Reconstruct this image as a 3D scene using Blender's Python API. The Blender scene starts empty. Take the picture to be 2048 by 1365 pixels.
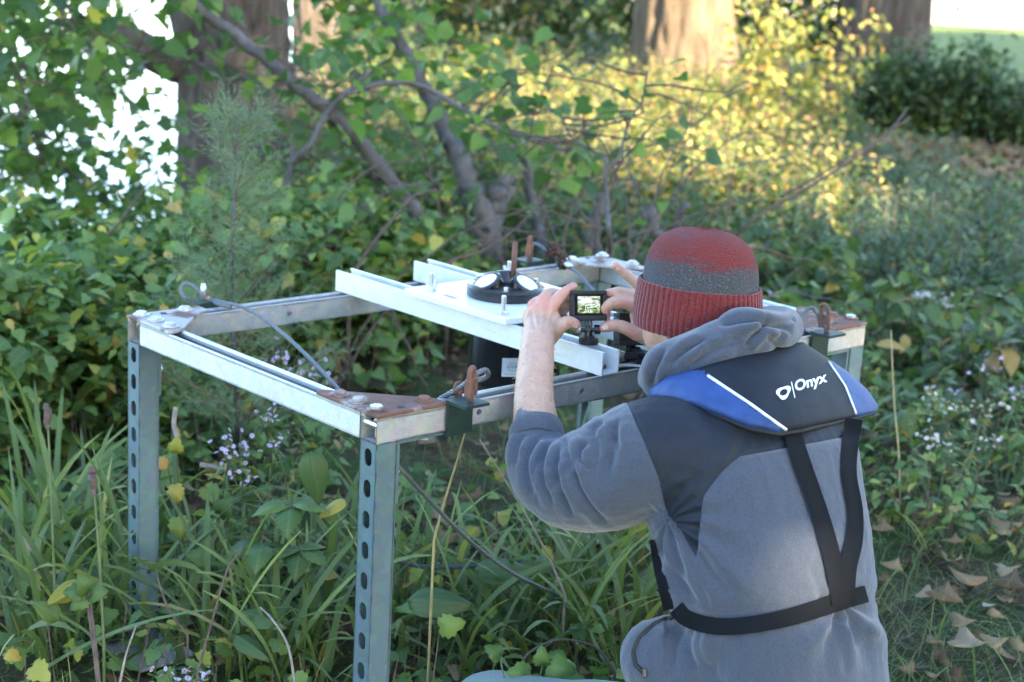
import bpy, bmesh, math, random
import numpy as np
from mathutils import Vector, Matrix, noise
from mathutils.bvhtree import BVHTree
random.seed(7); rng = np.random.default_rng(7)
SC = bpy.context.scene; COL = SC.collection

# ------------------------------------------------------------------ camera
F_PX, PITCH, ROLL, CAM_H = 3425.7, .2430, .0539, 1.4039
_f = np.array([0, math.cos(PITCH), -math.sin(PITCH)]); _r0 = np.array([1., 0, 0]); _u0 = np.cross(_r0, _f)
CR = math.cos(ROLL)*_r0 + math.sin(ROLL)*_u0
CU = -math.sin(ROLL)*_r0 + math.cos(ROLL)*_u0
CF = _f; CC = np.array([0, 0, CAM_H])
cam = bpy.data.cameras.new('camera'); cam.sensor_width = 36; cam.lens = F_PX/2048*36
cam.clip_start = .05; cam.clip_end = 3000
camo = bpy.data.objects.new('camera', cam); COL.objects.link(camo)
m = Matrix.Identity(4)
for i in range(3):
    m[i][0], m[i][1], m[i][2], m[i][3] = CR[i], CU[i], -CF[i], CC[i]
camo.matrix_world = m; SC.camera = camo
cam.dof.use_dof = True; cam.dof.focus_distance = 2.68; cam.dof.aperture_fstop = 5.0; cam.dof.aperture_blades = 7

# ------------------------------------------------------------------ sky, sun, exposure
SUN_EL = math.radians(24); SUN_H = Vector((.62, -.785, 0)).normalized()      # horizontal direction towards the sun
world = bpy.data.worlds.new('World'); SC.world = world; world.use_nodes = True
wn = world.node_tree.nodes; wl = world.node_tree.links
sky = wn.new('ShaderNodeTexSky'); sky.sky_type = 'NISHITA'; sky.sun_disc = False
sky.sun_elevation = SUN_EL; sky.sun_rotation = math.atan2(SUN_H.x, SUN_H.y); sky.air_density = 1.0; sky.dust_density = .5; sky.ozone_density = 1.5
bg = wn['Background']; wl.new(sky.outputs[0], bg.inputs[0]); bg.inputs[1].default_value = .145
sun = bpy.data.lights.new('sun', 'SUN'); sun.energy = 5.0; sun.angle = math.radians(.53); sun.color = (1, .81, .56)
suno = bpy.data.objects.new('sun', sun); COL.objects.link(suno)
to_sun = Vector((SUN_H.x*math.cos(SUN_EL), SUN_H.y*math.cos(SUN_EL), math.sin(SUN_EL)))
suno.rotation_euler = to_sun.to_track_quat('Z', 'Y').to_euler(); suno.location = (8, -10, 12)
SC.view_settings.view_transform = 'Standard'; SC.view_settings.look = 'None'
SC.view_settings.exposure = 3.1; SC.view_settings.gamma = 1
SC.render.engine = 'CYCLES'
SC.cycles.use_denoising = True
try: SC.cycles.denoiser = 'OPENIMAGEDENOISE'
except Exception: pass
SC.cycles.max_bounces = 6; SC.cycles.transparent_max_bounces = 6; SC.cycles.caustics_reflective = False; SC.cycles.caustics_refractive = False
SC.cycles.sample_clamp_indirect = 4

# ------------------------------------------------------------------ helpers
def W(px, py, d):
    """the place seen at photo pixel (px, py), d metres in front of the lens"""
    return CC + d*(CF + CR*(px-1024)/F_PX - CU*(py-682.5)/F_PX)
def G(px, py, z=0.):
    v = CF + CR*(px-1024)/F_PX - CU*(py-682.5)/F_PX
    return CC + v*(z-CAM_H)/v[2]
def proj(P):
    D = np.asarray(P) - CC; z = D@CF
    return 1024+F_PX*(D@CR)/z, 682.5-F_PX*(D@CU)/z, z
def V3(p): return Vector((float(p[0]), float(p[1]), float(p[2])))

def tag(o, label=None, cat=None, group=None, kind=None):
    if label: o['label'] = label
    if cat: o['category'] = cat
    if group: o['group'] = group
    if kind: o['kind'] = kind
    return o
def empty(name, loc=(0, 0, 0), rz=0.):
    o = bpy.data.objects.new(name, None); COL.objects.link(o); o.location = tuple(float(v) for v in loc); o.rotation_euler[2] = rz
    o.empty_display_size = .1
    return o
def wmat(p):
    m = p.matrix_basis.copy()
    return wmat(p.parent) @ p.matrix_parent_inverse @ m if p.parent else m
def child(o, parent):
    """parent a mesh whose vertices are in world coordinates"""
    o.parent = parent; o.matrix_parent_inverse = wmat(parent).inverted(); return o
class MB:
    def __init__(s): s.v = []; s.f = []; s.m = []
    def add(s, vs, fs, mi=0):
        o = len(s.v); s.v += [tuple(float(c) for c in v) for v in vs]; s.f += [tuple(i+o for i in f) for f in fs]; s.m += [mi]*len(fs); return s
    def box(s, c, size, ax=None, mi=0, bev=0.):
        c = np.array(c, float); ax = np.eye(3) if ax is None else np.array(ax, float); h = np.array(size)/2.
        if bev <= 0:
            vs = [c + (sx*h[0])*ax[0] + (sy*h[1])*ax[1] + (sz*h[2])*ax[2] for sz in (-1, 1) for sy in (-1, 1) for sx in (-1, 1)]
            return s.add(vs, [(0, 2, 3, 1), (4, 5, 7, 6), (0, 1, 5, 4), (2, 6, 7, 3), (0, 4, 6, 2), (1, 3, 7, 5)], mi)
        bm = bmesh.new(); bmesh.ops.create_cube(bm, size=1.)
        for v in bm.verts: v.co = Vector((v.co.x*size[0], v.co.y*size[1], v.co.z*size[2]))
        bmesh.ops.bevel(bm, geom=bm.edges[:], offset=bev, segments=2, affect='EDGES', profile=.6)
        bm.verts.index_update()
        vs = [c + v.co.x*ax[0] + v.co.y*ax[1] + v.co.z*ax[2] for v in bm.verts]; fs = [tuple(v.index for v in f.verts) for f in bm.faces]
        bm.free(); return s.add(vs, fs, mi)
    def prism(s, poly, p0, ex, ey, ext, mi=0):
        """polygon (2D) in axes ex, ey from p0, extruded by vector ext"""
        p0, ex, ey, ext = (np.array(q, float) for q in (p0, ex, ey, ext)); n = len(poly)
        a = [p0 + x*ex + y*ey for x, y in poly]; b = [q+ext for q in a]
        return s.add(a+b, [tuple(range(n))[::-1], tuple(range(n, 2*n))] + [(i, (i+1) % n, n+(i+1) % n, n+i) for i in range(n)], mi)
    def rings(s, R, closed=False, cap=True, mi=0):
        """R: list of rings (equal length) of points"""
        n = len(R[0]); k = len(R); vs = [p for r in R for p in r]; fs = []
        for i in range(k if closed else k-1):
            a, b = i*n, ((i+1) % k)*n
            fs += [(a+j, a+(j+1) % n, b+(j+1) % n, b+j) for j in range(n)]
        if cap and not closed: fs += [tuple(range(n))[::-1], tuple(range((k-1)*n, k*n))]
        return s.add(vs, fs, mi)
    def tube(s, pts, rad, n=8, mi=0, cap=True, flat=None):
        pts = [np.array(p, float) for p in pts]; k = len(pts)
        if np.isscalar(rad): rad = [rad]*k
        t0 = pts[1]-pts[0]; up = np.array([0, 0, 1.]) if abs(t0[2]) < .9*np.linalg.norm(t0) else np.array([1., 0, 0])
        a = np.cross(t0, up); a /= np.linalg.norm(a); R = []
        for i in range(k):
            t = pts[min(i+1, k-1)]-pts[max(i-1, 0)]; t = t/(np.linalg.norm(t)+1e-12)
            a = a - t*(a@t); a /= np.linalg.norm(a)+1e-12; b = np.cross(t, a)
            R.append([pts[i] + rad[i]*(math.cos(2*math.pi*j/n)*a + math.sin(2*math.pi*j/n)*b) for j in range(n)])
        return s.rings(R, cap=cap, mi=mi)
    def lathe(s, prof, c, axis=(0, 0, 1), n=24, mi=0, ref=None, sx=1., sy=1., cap=True):
        """prof: list of (radius, height)"""
        ax = np.array(axis, float); ax /= np.linalg.norm(ax); c = np.array(c, float)
        r = np.array(ref if ref is not None else ([1., 0, 0] if abs(ax[0]) < .9 else [0, 1., 0]), float); r = r - ax*(r@ax); r /= np.linalg.norm(r); q = np.cross(ax, r)
        return s.rings([[c + h*ax + rr*(sx*math.cos(2*math.pi*j/n)*r + sy*math.sin(2*math.pi*j/n)*q) for j in range(n)] for rr, h in prof], cap=cap, mi=mi)
    def mesh(s, name, smooth=False):
        me = bpy.data.meshes.new(name); me.from_pydata(s.v, [], s.f)
        me.polygons.foreach_set('material_index', s.m)
        if smooth: me.shade_smooth()
        me.update(); return me
    def build(s, name, mats, parent=None, smooth=False, angle=None):
        me = s.mesh(name, smooth); o = obj(name, me, mats, parent)
        if angle is not None: sharp(me, angle)
        return o
def sharp(me, deg):
    me.shade_smooth()
    try: me.set_sharp_from_angle(angle=math.radians(deg))
    except Exception: pass
def obj(name, me, mats, parent=None):
    o = bpy.data.objects.new(name, me); COL.objects.link(o)
    for mt in (mats if isinstance(mats, (list, tuple)) else [mats]): me.materials.append(mt)
    if parent is not None: child(o, parent)
    return o
def evaluated(o, name):
    dg = bpy.context.evaluated_depsgraph_get(); me = bpy.data.meshes.new_from_object(o.evaluated_get(dg)); me.name = name
    old = o.data; bpy.data.objects.remove(o); bpy.data.meshes.remove(old); return me
def remesh(mb, name, voxel, smooth_iter=6, factor=.5):
    o = obj('tmp', mb.mesh(name), [])
    md = o.modifiers.new('r', 'REMESH'); md.mode = 'VOXEL'; md.voxel_size = voxel
    if smooth_iter: sm = o.modifiers.new('s', 'SMOOTH'); sm.iterations = smooth_iter; sm.factor = factor
    me = evaluated(o, name); me.materials.clear(); me.shade_smooth(); return me
def get_v(me): a = np.empty(len(me.vertices)*3, np.float32); me.vertices.foreach_get('co', a); return a.reshape(-1, 3).astype(float)
def get_n(me): a = np.empty(len(me.vertices)*3, np.float32); me.vertex_normals.foreach_get('vector', a); return a.reshape(-1, 3).astype(float)
def set_v(me, a): me.vertices.foreach_set('co', np.asarray(a, np.float32).ravel()); me.update()
def set_attr(me, name, vals):
    at = me.attributes.new(name, 'FLOAT', 'POINT'); at.data.foreach_set('value', np.asarray(vals, np.float32))
def catmull(pts, n=8):
    P = [np.array(p, float) for p in pts]; P = [2*P[0]-P[1]] + P + [2*P[-1]-P[-2]]; out = []
    for i in range(1, len(P)-2):
        for k in range(n):
            t = k/n; a, b, c, d = P[i-1:i+3]
            out.append(.5*((2*b)+(c-a)*t+(2*a-5*b+4*c-d)*t*t+(3*b-a-3*c+d)*t**3))
    out.append(P[-2]); return out
def nz(p, s=1., o=0.): return noise.noise(Vector((p[0]*s+o, p[1]*s+o*1.7, p[2]*s-o)))
def fbm(p, s=1., o=0., oct=3):
    v = 0.; a = .5
    for k in range(oct): v += a*nz(p, s*2**k, o+7.3*k); a *= .5
    return v

# ------------------------------------------------------------------ materials
class NT:
    def __init__(s, name):
        s.m = bpy.data.materials.new(name); s.m.use_nodes = True; s.t = s.m.node_tree; s.n = s.t.nodes; s.b = s.n['Principled BSDF']; s.out = s.n['Material Output']
    def node(s, typ, ins=None, **kw):
        n = s.n.new('ShaderNode'+typ)
        for k, v in kw.items(): setattr(n, k, v)
        for k, v in (ins or {}).items(): s.put(n, k, v)
        return n
    def put(s, n, k, v):
        if isinstance(v, bpy.types.NodeSocket): s.t.links.new(v, n.inputs[k])
        else: n.inputs[k].default_value = v
    def set(s, **kw):
        for k, v in kw.items(): s.put(s.b, k.replace('_', ' '), v)
        return s
    def coord(s, which='Object'): return s.node('TexCoord').outputs[which]
    def noise(s, scale, detail=3, vec=None, rough=.55, dist=0.):
        return s.node('TexNoise', {'Scale': scale, 'Detail': detail, 'Roughness': rough, 'Distortion': dist, 'Vector': vec if vec is not None else s.coord()}).outputs[0]
    def mapping(s, scale, vec=None, rot=(0, 0, 0)): return s.node('Mapping', {'Vector': vec if vec is not None else s.coord(), 'Scale': scale, 'Rotation': rot}).outputs[0]
    def ramp(s, fac, stops, interp='LINEAR'):
        n = s.node('ValToRGB', {'Fac': fac}); n.color_ramp.interpolation = interp; e = n.color_ramp.elements
        while len(e) < len(stops): e.new(.5)
        for el, (p, c) in zip(e, stops): el.position = p; el.color = (*c, 1) if len(c) == 3 else c
        return n.outputs[0]
    def mix(s, fac, a, b, blend='MIX'):
        n = s.node('Mix', data_type='RGBA', blend_type=blend)
        for k, v in ((0, fac), (6, a), (7, b)):
            if isinstance(v, tuple) and len(v) == 3: v = (*v, 1)
            s.put(n, k, v)
        return n.outputs[2]
    def math(s, op, a, b=0., c=0.): return s.node('Math', {0: a, 1: b, 2: c}, operation=op).outputs[0]
    def attr(s, name): return s.node('Attribute', attribute_name=name).outputs['Fac']
    def bump(s, h, strength=.3, dist=.002, normal=None):
        ins = {'Height': h, 'Strength': strength, 'Distance': dist}
        if normal is not None: ins['Normal'] = normal
        n = s.node('Bump', ins).outputs[0]; s.put(s.b, 'Normal', n); return n
def plain(name, col, rough=.6, metal=0., noise_amt=.15, scale=60, bump=.15, dist=.0008, spec=.5):
    t = NT(name); n = t.noise(scale, 4)
    c = t.ramp(n, [(.3, tuple(v*(1-noise_amt) for v in col)), (.7, tuple(min(1, v*(1+noise_amt)) for v in col))])
    t.set(Base_Color=c, Roughness=rough, Metallic=metal, Specular_IOR_Level=spec)
    if bump: t.bump(n, bump, dist)
    return t.m
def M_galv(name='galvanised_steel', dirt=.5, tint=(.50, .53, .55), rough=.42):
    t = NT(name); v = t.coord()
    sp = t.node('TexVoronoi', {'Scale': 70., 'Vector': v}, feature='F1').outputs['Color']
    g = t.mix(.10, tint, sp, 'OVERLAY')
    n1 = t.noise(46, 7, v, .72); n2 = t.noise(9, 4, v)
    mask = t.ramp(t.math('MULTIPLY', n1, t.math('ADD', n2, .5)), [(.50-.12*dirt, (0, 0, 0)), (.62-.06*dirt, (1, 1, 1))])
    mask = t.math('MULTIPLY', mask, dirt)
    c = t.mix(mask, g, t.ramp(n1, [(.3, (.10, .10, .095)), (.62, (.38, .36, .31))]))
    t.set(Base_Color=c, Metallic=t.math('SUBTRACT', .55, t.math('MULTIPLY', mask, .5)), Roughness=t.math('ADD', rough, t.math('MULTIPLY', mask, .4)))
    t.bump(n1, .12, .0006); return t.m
def M_rust(name, amount=.7):
    t = NT(name); v = t.coord(); n1 = t.noise(22, 6, v, .65); n2 = t.noise(140, 3, v)
    r = t.ramp(n1, [(.25, (.075, .036, .026)), (.5, (.135, .066, .047)), (.75, (.20, .105, .075))])
    g = t.ramp(n2, [(.3, (.34, .33, .32)), (.7, (.47, .46, .45))])
    mask = t.ramp(t.noise(14, 5, v, .6, .4), [(.62-.42*amount, (0, 0, 0)), (.74-.40*amount, (1, 1, 1))])
    t.set(Base_Color=t.mix(mask, g, r), Roughness=t.math('ADD', .5, t.math('MULTIPLY', mask, .35)), Metallic=t.math('MULTIPLY', t.math('SUBTRACT', 1., mask), .7))
    t.bump(t.mix(.5, n1, n2), .3, .0008); return t.m
def M_leaf(name, stops, trans=.35, rough=.5, spec=.35, tr_boost=1.5, ribs=False, gain=1.25):
    """leaf: colour by the leaf's own random number, veined a little, lets light through"""
    t = NT(name); rnd = t.attr('rnd')
    c = t.ramp(rnd, [(p_, tuple(min(.9, q_*gain) for q_ in c_)) for p_, c_ in stops]); n = t.noise(45, 2)
    c = t.mix(t.math('MULTIPLY', n, .35), c, t.mix(.5, c, (.10, .09, .02)))
    lx, ly = t.attr('lx'), t.math('ABSOLUTE', t.attr('ly'))
    mid = t.ramp(ly, [(.012, (1, 1, 1)), (.035, (0, 0, 0))]); wv = t.math('SINE', t.math('MULTIPLY', t.math('ADD' if ribs else 'SUBTRACT', ly if ribs else lx, 0. if ribs else t.math('MULTIPLY', ly, .9)), 95. if ribs else 44.))
    vein = t.math('MAXIMUM', mid, t.ramp(wv, [(.80, (0, 0, 0)), (1., (.75, .75, .75))])); c = t.mix(t.math('MULTIPLY', vein, .14 if ribs else .30), c, t.mix(.55, c, (.30, .34, .14)))
    t.set(Base_Color=c, Roughness=rough, Specular_IOR_Level=spec)
    tr = t.node('BsdfTranslucent', {'Color': t.mix(1., c, (tr_boost, tr_boost, tr_boost*.6), 'MULTIPLY')})
    mx = t.node('MixShader', {0: trans, 1: t.b.outputs[0], 2: tr.outputs[0]})
    t.t.links.new(mx.outputs[0], t.out.inputs[0]); return t.m
def M_bark(name, a, b, scale=6., stretch=.12, bump=.6, dist=.02):
    t = NT(name); v = t.mapping((1, 1, stretch)); n = t.noise(scale*3, 6, v, .7); n2 = t.noise(2.5, 3)
    c = t.ramp(n, [(.3, tuple(x*.55 for x in a)), (.5, a), (.72, b)])
    c = t.mix(t.math('MULTIPLY', n2, .5), c, tuple(x*.8 for x in a))
    t.set(Base_Color=c, Roughness=.9, Specular_IOR_Level=.15); t.bump(n, bump, dist); return t.m
# ------------------------------------------------------------------ ground, lawn, lake
def shore(y): return -1.45 - .05*(y-7) + .12*math.sin(y*.9) - max(0, 5.5-y)*.35          # x of the lake's edge
def ground_z(x, y):
    d = shore(y)-x
    if y > 60: d = -200-60-x
    t = min(max((d+.15)/1.3, 0), 1); z = -1.1*t*t*(3-2*t)
    amp = .035*min(1, max(0, (math.hypot(x, y-3)-1.2)/2))
    return z + amp*fbm((x, y, 0), .8, 3.1) - (.012 if t == 0 else 0)
xs = np.unique(np.concatenate([np.linspace(-500, -30, 10), np.linspace(-30, -6, 14), np.linspace(-6, 9, 90), np.linspace(9, 40, 20), np.linspace(40, 500, 10)]))
ys = np.unique(np.concatenate([np.linspace(-300, -10, 10), np.linspace(-10, 0, 8), np.linspace(0, 18, 110), np.linspace(18, 70, 30), np.linspace(70, 900, 12)]))
mb = MB(); nx = len(xs)
mb.v = [(float(x), float(y), ground_z(x, y)) for y in ys for x in xs]
mb.f = [(j*nx+i, j*nx+i+1, (j+1)*nx+i+1, (j+1)*nx+i) for j in range(len(ys)-1) for i in range(nx-1)]; mb.m = [0]*len(mb.f)
t = NT('forest_floor'); v = t.coord(); n1 = t.noise(3.2, 6, v, .65); n2 = t.noise(26, 5, v, .7); n3 = t.noise(90, 3, v)
soil = t.ramp(n2, [(.28, (.018, .013, .009)), (.5, (.05, .034, .021)), (.66, (.11, .072, .040)), (.8, (.16, .11, .065))])
moss = t.ramp(n3, [(.3, (.018, .032, .010)), (.7, (.05, .085, .025))])
c = t.mix(t.ramp(n1, [(.42, (0, 0, 0)), (.58, (1, 1, 1))]), soil, moss)
t.set(Base_Color=c, Roughness=.95, Specular_IOR_Level=.15); t.bump(n2, .8, .03)
ground = tag(mb.build('ground', t.m, smooth=True), kind='structure')

t = NT('lawn_grass'); v = t.coord(); n1 = t.noise(1.2, 5, v, .6); n2 = t.noise(30, 4, t.mapping((1, .35, 1)), .7)
c = t.ramp(n2, [(.3, (.05, .085, .016)), (.6, (.11, .165, .032)), (.8, (.19, .22, .055))])
c = t.mix(t.math('MULTIPLY', n1, .45), c, (.22, .19, .05)); t.set(Base_Color=c, Roughness=.85, Specular_IOR_Level=.2); t.bump(n2, .6, .03)
mb = MB(); lx = np.linspace(1.2, 60, 30); ly = np.linspace(16.2, 29, 16)
mb.v = [(float(x + (.35*math.sin(y*1.3) if i == 0 else 0)), float(y + (.35*math.sin(x*.9) if j in (0, 15) else 0)), ground_z(x, y)+.03+.02*nz((x, y, 0), .5)) for j, y in enumerate(ly) for i, x in enumerate(lx)]
mb.f = [(j*30+i, j*30+i+1, (j+1)*30+i+1, (j+1)*30+i) for j in range(15) for i in range(29)]; mb.m = [0]*len(mb.f)
tag(mb.build('lawn', t.m, smooth=True), kind='structure')
t = NT('glare_pale_ground'); n1 = t.noise(18, 6, t.coord(), .7); t.set(Base_Color=t.ramp(n1, [(.3, (.46, .42, .32)), (.7, (.66, .61, .48))]), Roughness=.9); t.bump(n1, .4, .02)  # ground beyond the lawn, coloured pale so its sunlight burns out to white
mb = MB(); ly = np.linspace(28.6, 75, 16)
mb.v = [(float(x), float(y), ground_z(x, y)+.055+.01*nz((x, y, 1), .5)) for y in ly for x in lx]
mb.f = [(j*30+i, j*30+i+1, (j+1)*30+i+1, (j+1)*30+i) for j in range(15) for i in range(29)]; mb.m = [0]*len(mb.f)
tag(mb.build('glare_strip', t.m, smooth=True), kind='structure')

t = NT('lake_water'); v = t.mapping((1, .55, 1)); n = t.noise(5.5, 4, v, .6)
t.set(Base_Color=(.03, .045, .05, 1), Roughness=.08, Specular_IOR_Level=.6, IOR=1.33); t.bump(n, .35, .05)
mb = MB(); yy = list(np.linspace(-60, 60, 25)) + [120, 300, 900]
mb.v = [(x, float(y), -.42) for y in yy for x in (-700., -60., shore(min(y, 60))+.6 if y <= 60 else -100.)]
mb.f = [(j*3+i, j*3+i+1, (j+1)*3+i+1, (j+1)*3+i) for j in range(len(yy)-1) for i in range(2)]; mb.m = [0]*len(mb.f)
tag(mb.build('lake', t.m), kind='structure')

# ------------------------------------------------------------------ equipment frame (strut channel)
S = .0413; FW, FL = .7513, 1.2189; TZ = .61; YAW = .8279
def T(u, v, h=0.):
    x, y = -u-1.9720, v+1.5428; c, s = math.cos(YAW), math.sin(YAW)
    return np.array([c*x+s*y, -s*x+c*y, h+TZ])
EU = T(1, 0)-T(0, 0); EV = T(0, 1)-T(0, 0); EZ = np.array([0, 0, 1.])
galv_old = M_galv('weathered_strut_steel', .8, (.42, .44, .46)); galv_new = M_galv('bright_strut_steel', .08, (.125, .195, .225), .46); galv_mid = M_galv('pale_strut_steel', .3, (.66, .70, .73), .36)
_t = NT('scuffed_white_bar'); _n = _t.noise(1., 5, _t.mapping((9, 9, 60)), .65); _n2 = _t.noise(55, 5, None, .7); _m = _t.math('MULTIPLY', _t.ramp(_n, [(.52, (0, 0, 0)), (.70, (1, 1, 1))]), _t.ramp(_n2, [(.42, (0, 0, 0)), (.62, (1, 1, 1))]))
_t.set(Base_Color=_t.mix(_t.math('MULTIPLY', _m, .75), _t.ramp(_n2, [(.3, (.60, .64, .67)), (.7, (.74, .77, .79))]), (.40, .40, .37)), Roughness=_t.math('ADD', .36, _t.math('MULTIPLY', _m, .3)), Metallic=.2); _t.bump(_n2, .06, .0006); alu = _t.m; rusty = M_rust('rusty_plate', .85); rusty_grey = M_rust('zinc_plate_with_rust', .32); rusty_heavy = M_rust('rusty_shackle_iron', .8)
bolt_zinc = plain('zinc_bolt', (.55, .57, .58), .35, .8, .12, 200); bolt_rust = M_rust('rusted_bolt', .75)
black_plastic = plain('black_plastic', (.012, .013, .015), .35, 0, .2, 100, .05); black_rubber = plain('matt_black', (.010, .010, .011), .7)
green_paint = plain('dark_green_paint', (.007, .027, .024), .5, 0, .25, 60, .2); dirt_m = plain('packed_dirt', (.035, .027, .018), .95, 0, .5, 300, .8, .002)

def strip(mb, p0, ex, ey, en, L, Hh, holes, th, n=20):
    """flat wall L x Hh, thickness th against en, with stadium/round holes [(x, half_len_x, half_h_y)]"""
    p0, ex, ey, en = (np.array(q, float) for q in (p0, ex, ey, en)); holes = sorted(holes); x = 0.
    def quad(x0, x1):
        if x1-x0 < 1e-6: return
        a = [p0+x0*ex, p0+x1*ex, p0+x1*ex+Hh*ey, p0+x0*ex+Hh*ey]; mb.add(a+[q-th*en for q in a], [(0, 1, 2, 3), (7, 6, 5, 4), (0, 4, 5, 1), (3, 2, 6, 7)])
    for hx, a_, b_ in holes:
        half = max(a_, b_)+.004; quad(x, hx-half); x = hx+half
        inn, out = [], []
        for k in range(n):
            an = 2*math.pi*(k+.5)/n; c, s = math.cos(an), math.sin(an)
            if a_ > b_: ix, iy = b_*c+(a_-b_)*(1 if c > 0 else -1), b_*s
            else: ix, iy = a_*c, a_*s
            q = max(abs(c)/half, abs(s)/(Hh/2)); inn.append((hx+ix, Hh/2+iy)); out.append((hx+c/q, Hh/2+s/q))
        for k in range(n):     # snap the outer ring to the cell's corners
            pass
        for cx, cy in ((1, 1), (1, -1), (-1, 1), (-1, -1)):
            tx, ty = hx+cx*half, Hh/2+cy*Hh/2; j = min(range(n), key=lambda k: (out[k][0]-tx)**2+(out[k][1]-ty)**2); out[j] = (tx, ty)
        P = lambda q, d: p0+q[0]*ex+q[1]*ey-d*en
        vs = [P(q, 0) for q in out]+[P(q, 0) for q in inn]+[P(q, th) for q in out]+[P(q, th) for q in inn]
        fs = []
        for k in range(n):
            l = (k+1) % n; fs += [(k, l, n+l, n+k), (3*n+k, 3*n+l, 2*n+l, 2*n+k), (n+k, n+l, 3*n+l, 3*n+k)]
        mb.add(vs, fs)
    quad(x, L)
def strut(mb, p0, eL, ea, eo, L, web_holes=(), side_holes=(), w=S, th=.0026, lip=.009, ret=.007):
    """channel along eL; ea across, eo towards the open side; p0 at the outer web corner"""
    p0, eL, ea, eo = (np.array(q, float) for q in (p0, eL, ea, eo))
    strip(mb, p0, eL, ea, -eo, L, w, list(web_holes), th)                                   # web
    strip(mb, p0, eL, eo, -ea, L, w, list(side_holes), th)                                  # side walls
    strip(mb, p0+w*ea, eL, eo, ea, L, w, list(side_holes), th)
    for a0, d in ((p0+w*eo, ea), (p0+w*eo+w*ea, -ea)):                                     # rounded inward lips
        prof = [(0, 0), (.002, .0016), (.006, .0016), (lip, -.001), (lip, -ret), (lip-.002, -ret), (lip-.002, -.002), (.003, -.002), (0, -.003)]
        mb.prism(prof, a0-eo*.0012, d, eo, L*eL)
rack = tag(empty('equipment_frame', T(FW/2, FL/2, -TZ)), 'open steel strut frame on four legs carrying two white crossbars in the grass', 'metal frame')
def rail(p0, eL, ea, L, mat, holes, nm='rail'):
    mb = MB(); strut(mb, p0, eL, ea, EZ, L, side_holes=holes); return mb.build(nm, mat, rack, angle=40)
rail(T(0, 0), EV, EU, FL, galv_old, [(x, .0055, .0055) for x in (.205, .435, .78, 1.06)])
rail(T(FW-S, 0), EV, EU, FL, galv_old, [(x, .0055, .0055) for x in (.33, .61, .9)])
ab = rail(T(S+.003, 0), EU, EV, FW-2*S-.006, galv_mid, [])
cd = rail(T(S+.003, FL-S), EU, EV, FW-2*S-.006, galv_mid, [])
mb = MB(); k = 26
for r0, (a, b) in ((T(S+.005, 0, .0), (EU, EV)),):
    g = [[r0 + a*(FW-2*S-.01)*i/k + b*(.004+(S-.008)*j/4) + EZ*(.016+.008*nz((i*.9, j*.8, 2), 1)) for j in range(5)] for i in range(k+1)]
    mb.add([p for r in g for p in r], [(i*5+j, i*5+j+1, i*5+j+6, i*5+j+5) for i in range(k) for j in range(4)])
mb.build('packed_dirt', dirt_m, ab, smooth=True)
legs = []
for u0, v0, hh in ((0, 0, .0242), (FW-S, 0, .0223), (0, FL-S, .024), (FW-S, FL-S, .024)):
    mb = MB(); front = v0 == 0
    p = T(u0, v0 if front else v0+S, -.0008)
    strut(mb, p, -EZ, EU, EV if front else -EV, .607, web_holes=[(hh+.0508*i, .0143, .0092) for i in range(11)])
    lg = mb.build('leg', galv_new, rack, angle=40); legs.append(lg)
    mb = MB(); c = T(u0+S/2, v0+S/2, -TZ+.005)
    mb.box(c+EZ*.0+EU*(-.02 if u0 else .02), (.15, .12, .006), (EU, EV, EZ)); mb.build('base_plate', galv_old, lg)
    mb = MB()                                                                             # angle bracket under the rail
    bw = .036; pb = T(u0+.0027, v0+S+.001, 0) if front else T(u0+.0027, v0-.001, 0); dv = EV if front else -EV
    mb.box(pb+EU*bw/2+dv*.05-EZ*.0038, (bw, .10, .005), (EU, EV, EZ)); mb.box(pb+EU*bw/2+dv*.003-EZ*.055, (bw, .005, .095), (EU, EV, EZ))
    br = mb.build('angle_bracket', galv_new, rack)
    mb = MB()
    mb.lathe([(.0105, 0), (.0105, -.007)], pb+EU*bw/2+dv*.07-EZ*.0065, n=6); mb.build('bolt', bolt_zinc, br)
    mb = MB(); mb.lathe([(.0105, 0), (.0105, .007)], pb+EU*bw/2+dv*.006-EZ*.055, axis=dv, n=6); mb.build('bolt', bolt_zinc, br)
mb = MB(); mb.lathe([(.004, 0), (.0045, .0006)], T(FW-S, .02, -.445), axis=-EU, n=10); mb.build('drill_hole', black_rubber, legs[1])

def inv_uv(px, py, h):
    p = G(px, py, TZ+h); c, s = math.cos(YAW), math.sin(YAW); return -(c*p[0]-s*p[1]+1.9720), s*p[0]+c*p[1]-1.5428
def bolt(parent, u, v, h, mat, wash=None, r=.0105, hgt=.0075, rot=0.):
    mb = MB(); c = T(u, v, h); a = math.cos(rot)*EU+math.sin(rot)*EV
    mb.lathe([(.0155, 0), (.0155, .0018)], c+EZ*.0004, n=18, mi=1); mb.lathe([(r*.92, .0018), (r, .0025), (r, hgt*.85), (r*.85, hgt)], c, n=6, ref=a)
    return mb.build('bolt', [mat, wash or mat], parent)
def plate(poly, mat, bolts, holes=(), th=.006):
    mb = MB(); mb.prism(poly, T(0, 0, S+.0007), EU, EV, th*EZ); pl = mb.build('corner_plate', mat, rack)
    md = pl.modifiers.new('bevel', 'BEVEL'); md.width = .0012; md.segments = 2
    for i, (u, v, bm_, wm) in enumerate(bolts): bolt(pl, u, v, S+.0007+th, bm_, wm, rot=i*.7)
    for u, v in holes:
        mb = MB(); mb.lathe([(.0062, .0), (.0062, .0006)], T(u, v, S+.0009+th), n=16); mb.build('bolt_hole', black_rubber, pl)
    return pl
b4 = [inv_uv(x, y, S+.008) for x, y in ((680, 789), (717, 803), (753, 818), (848, 800))]; hB = inv_uv(802, 814, S+.007)
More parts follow.
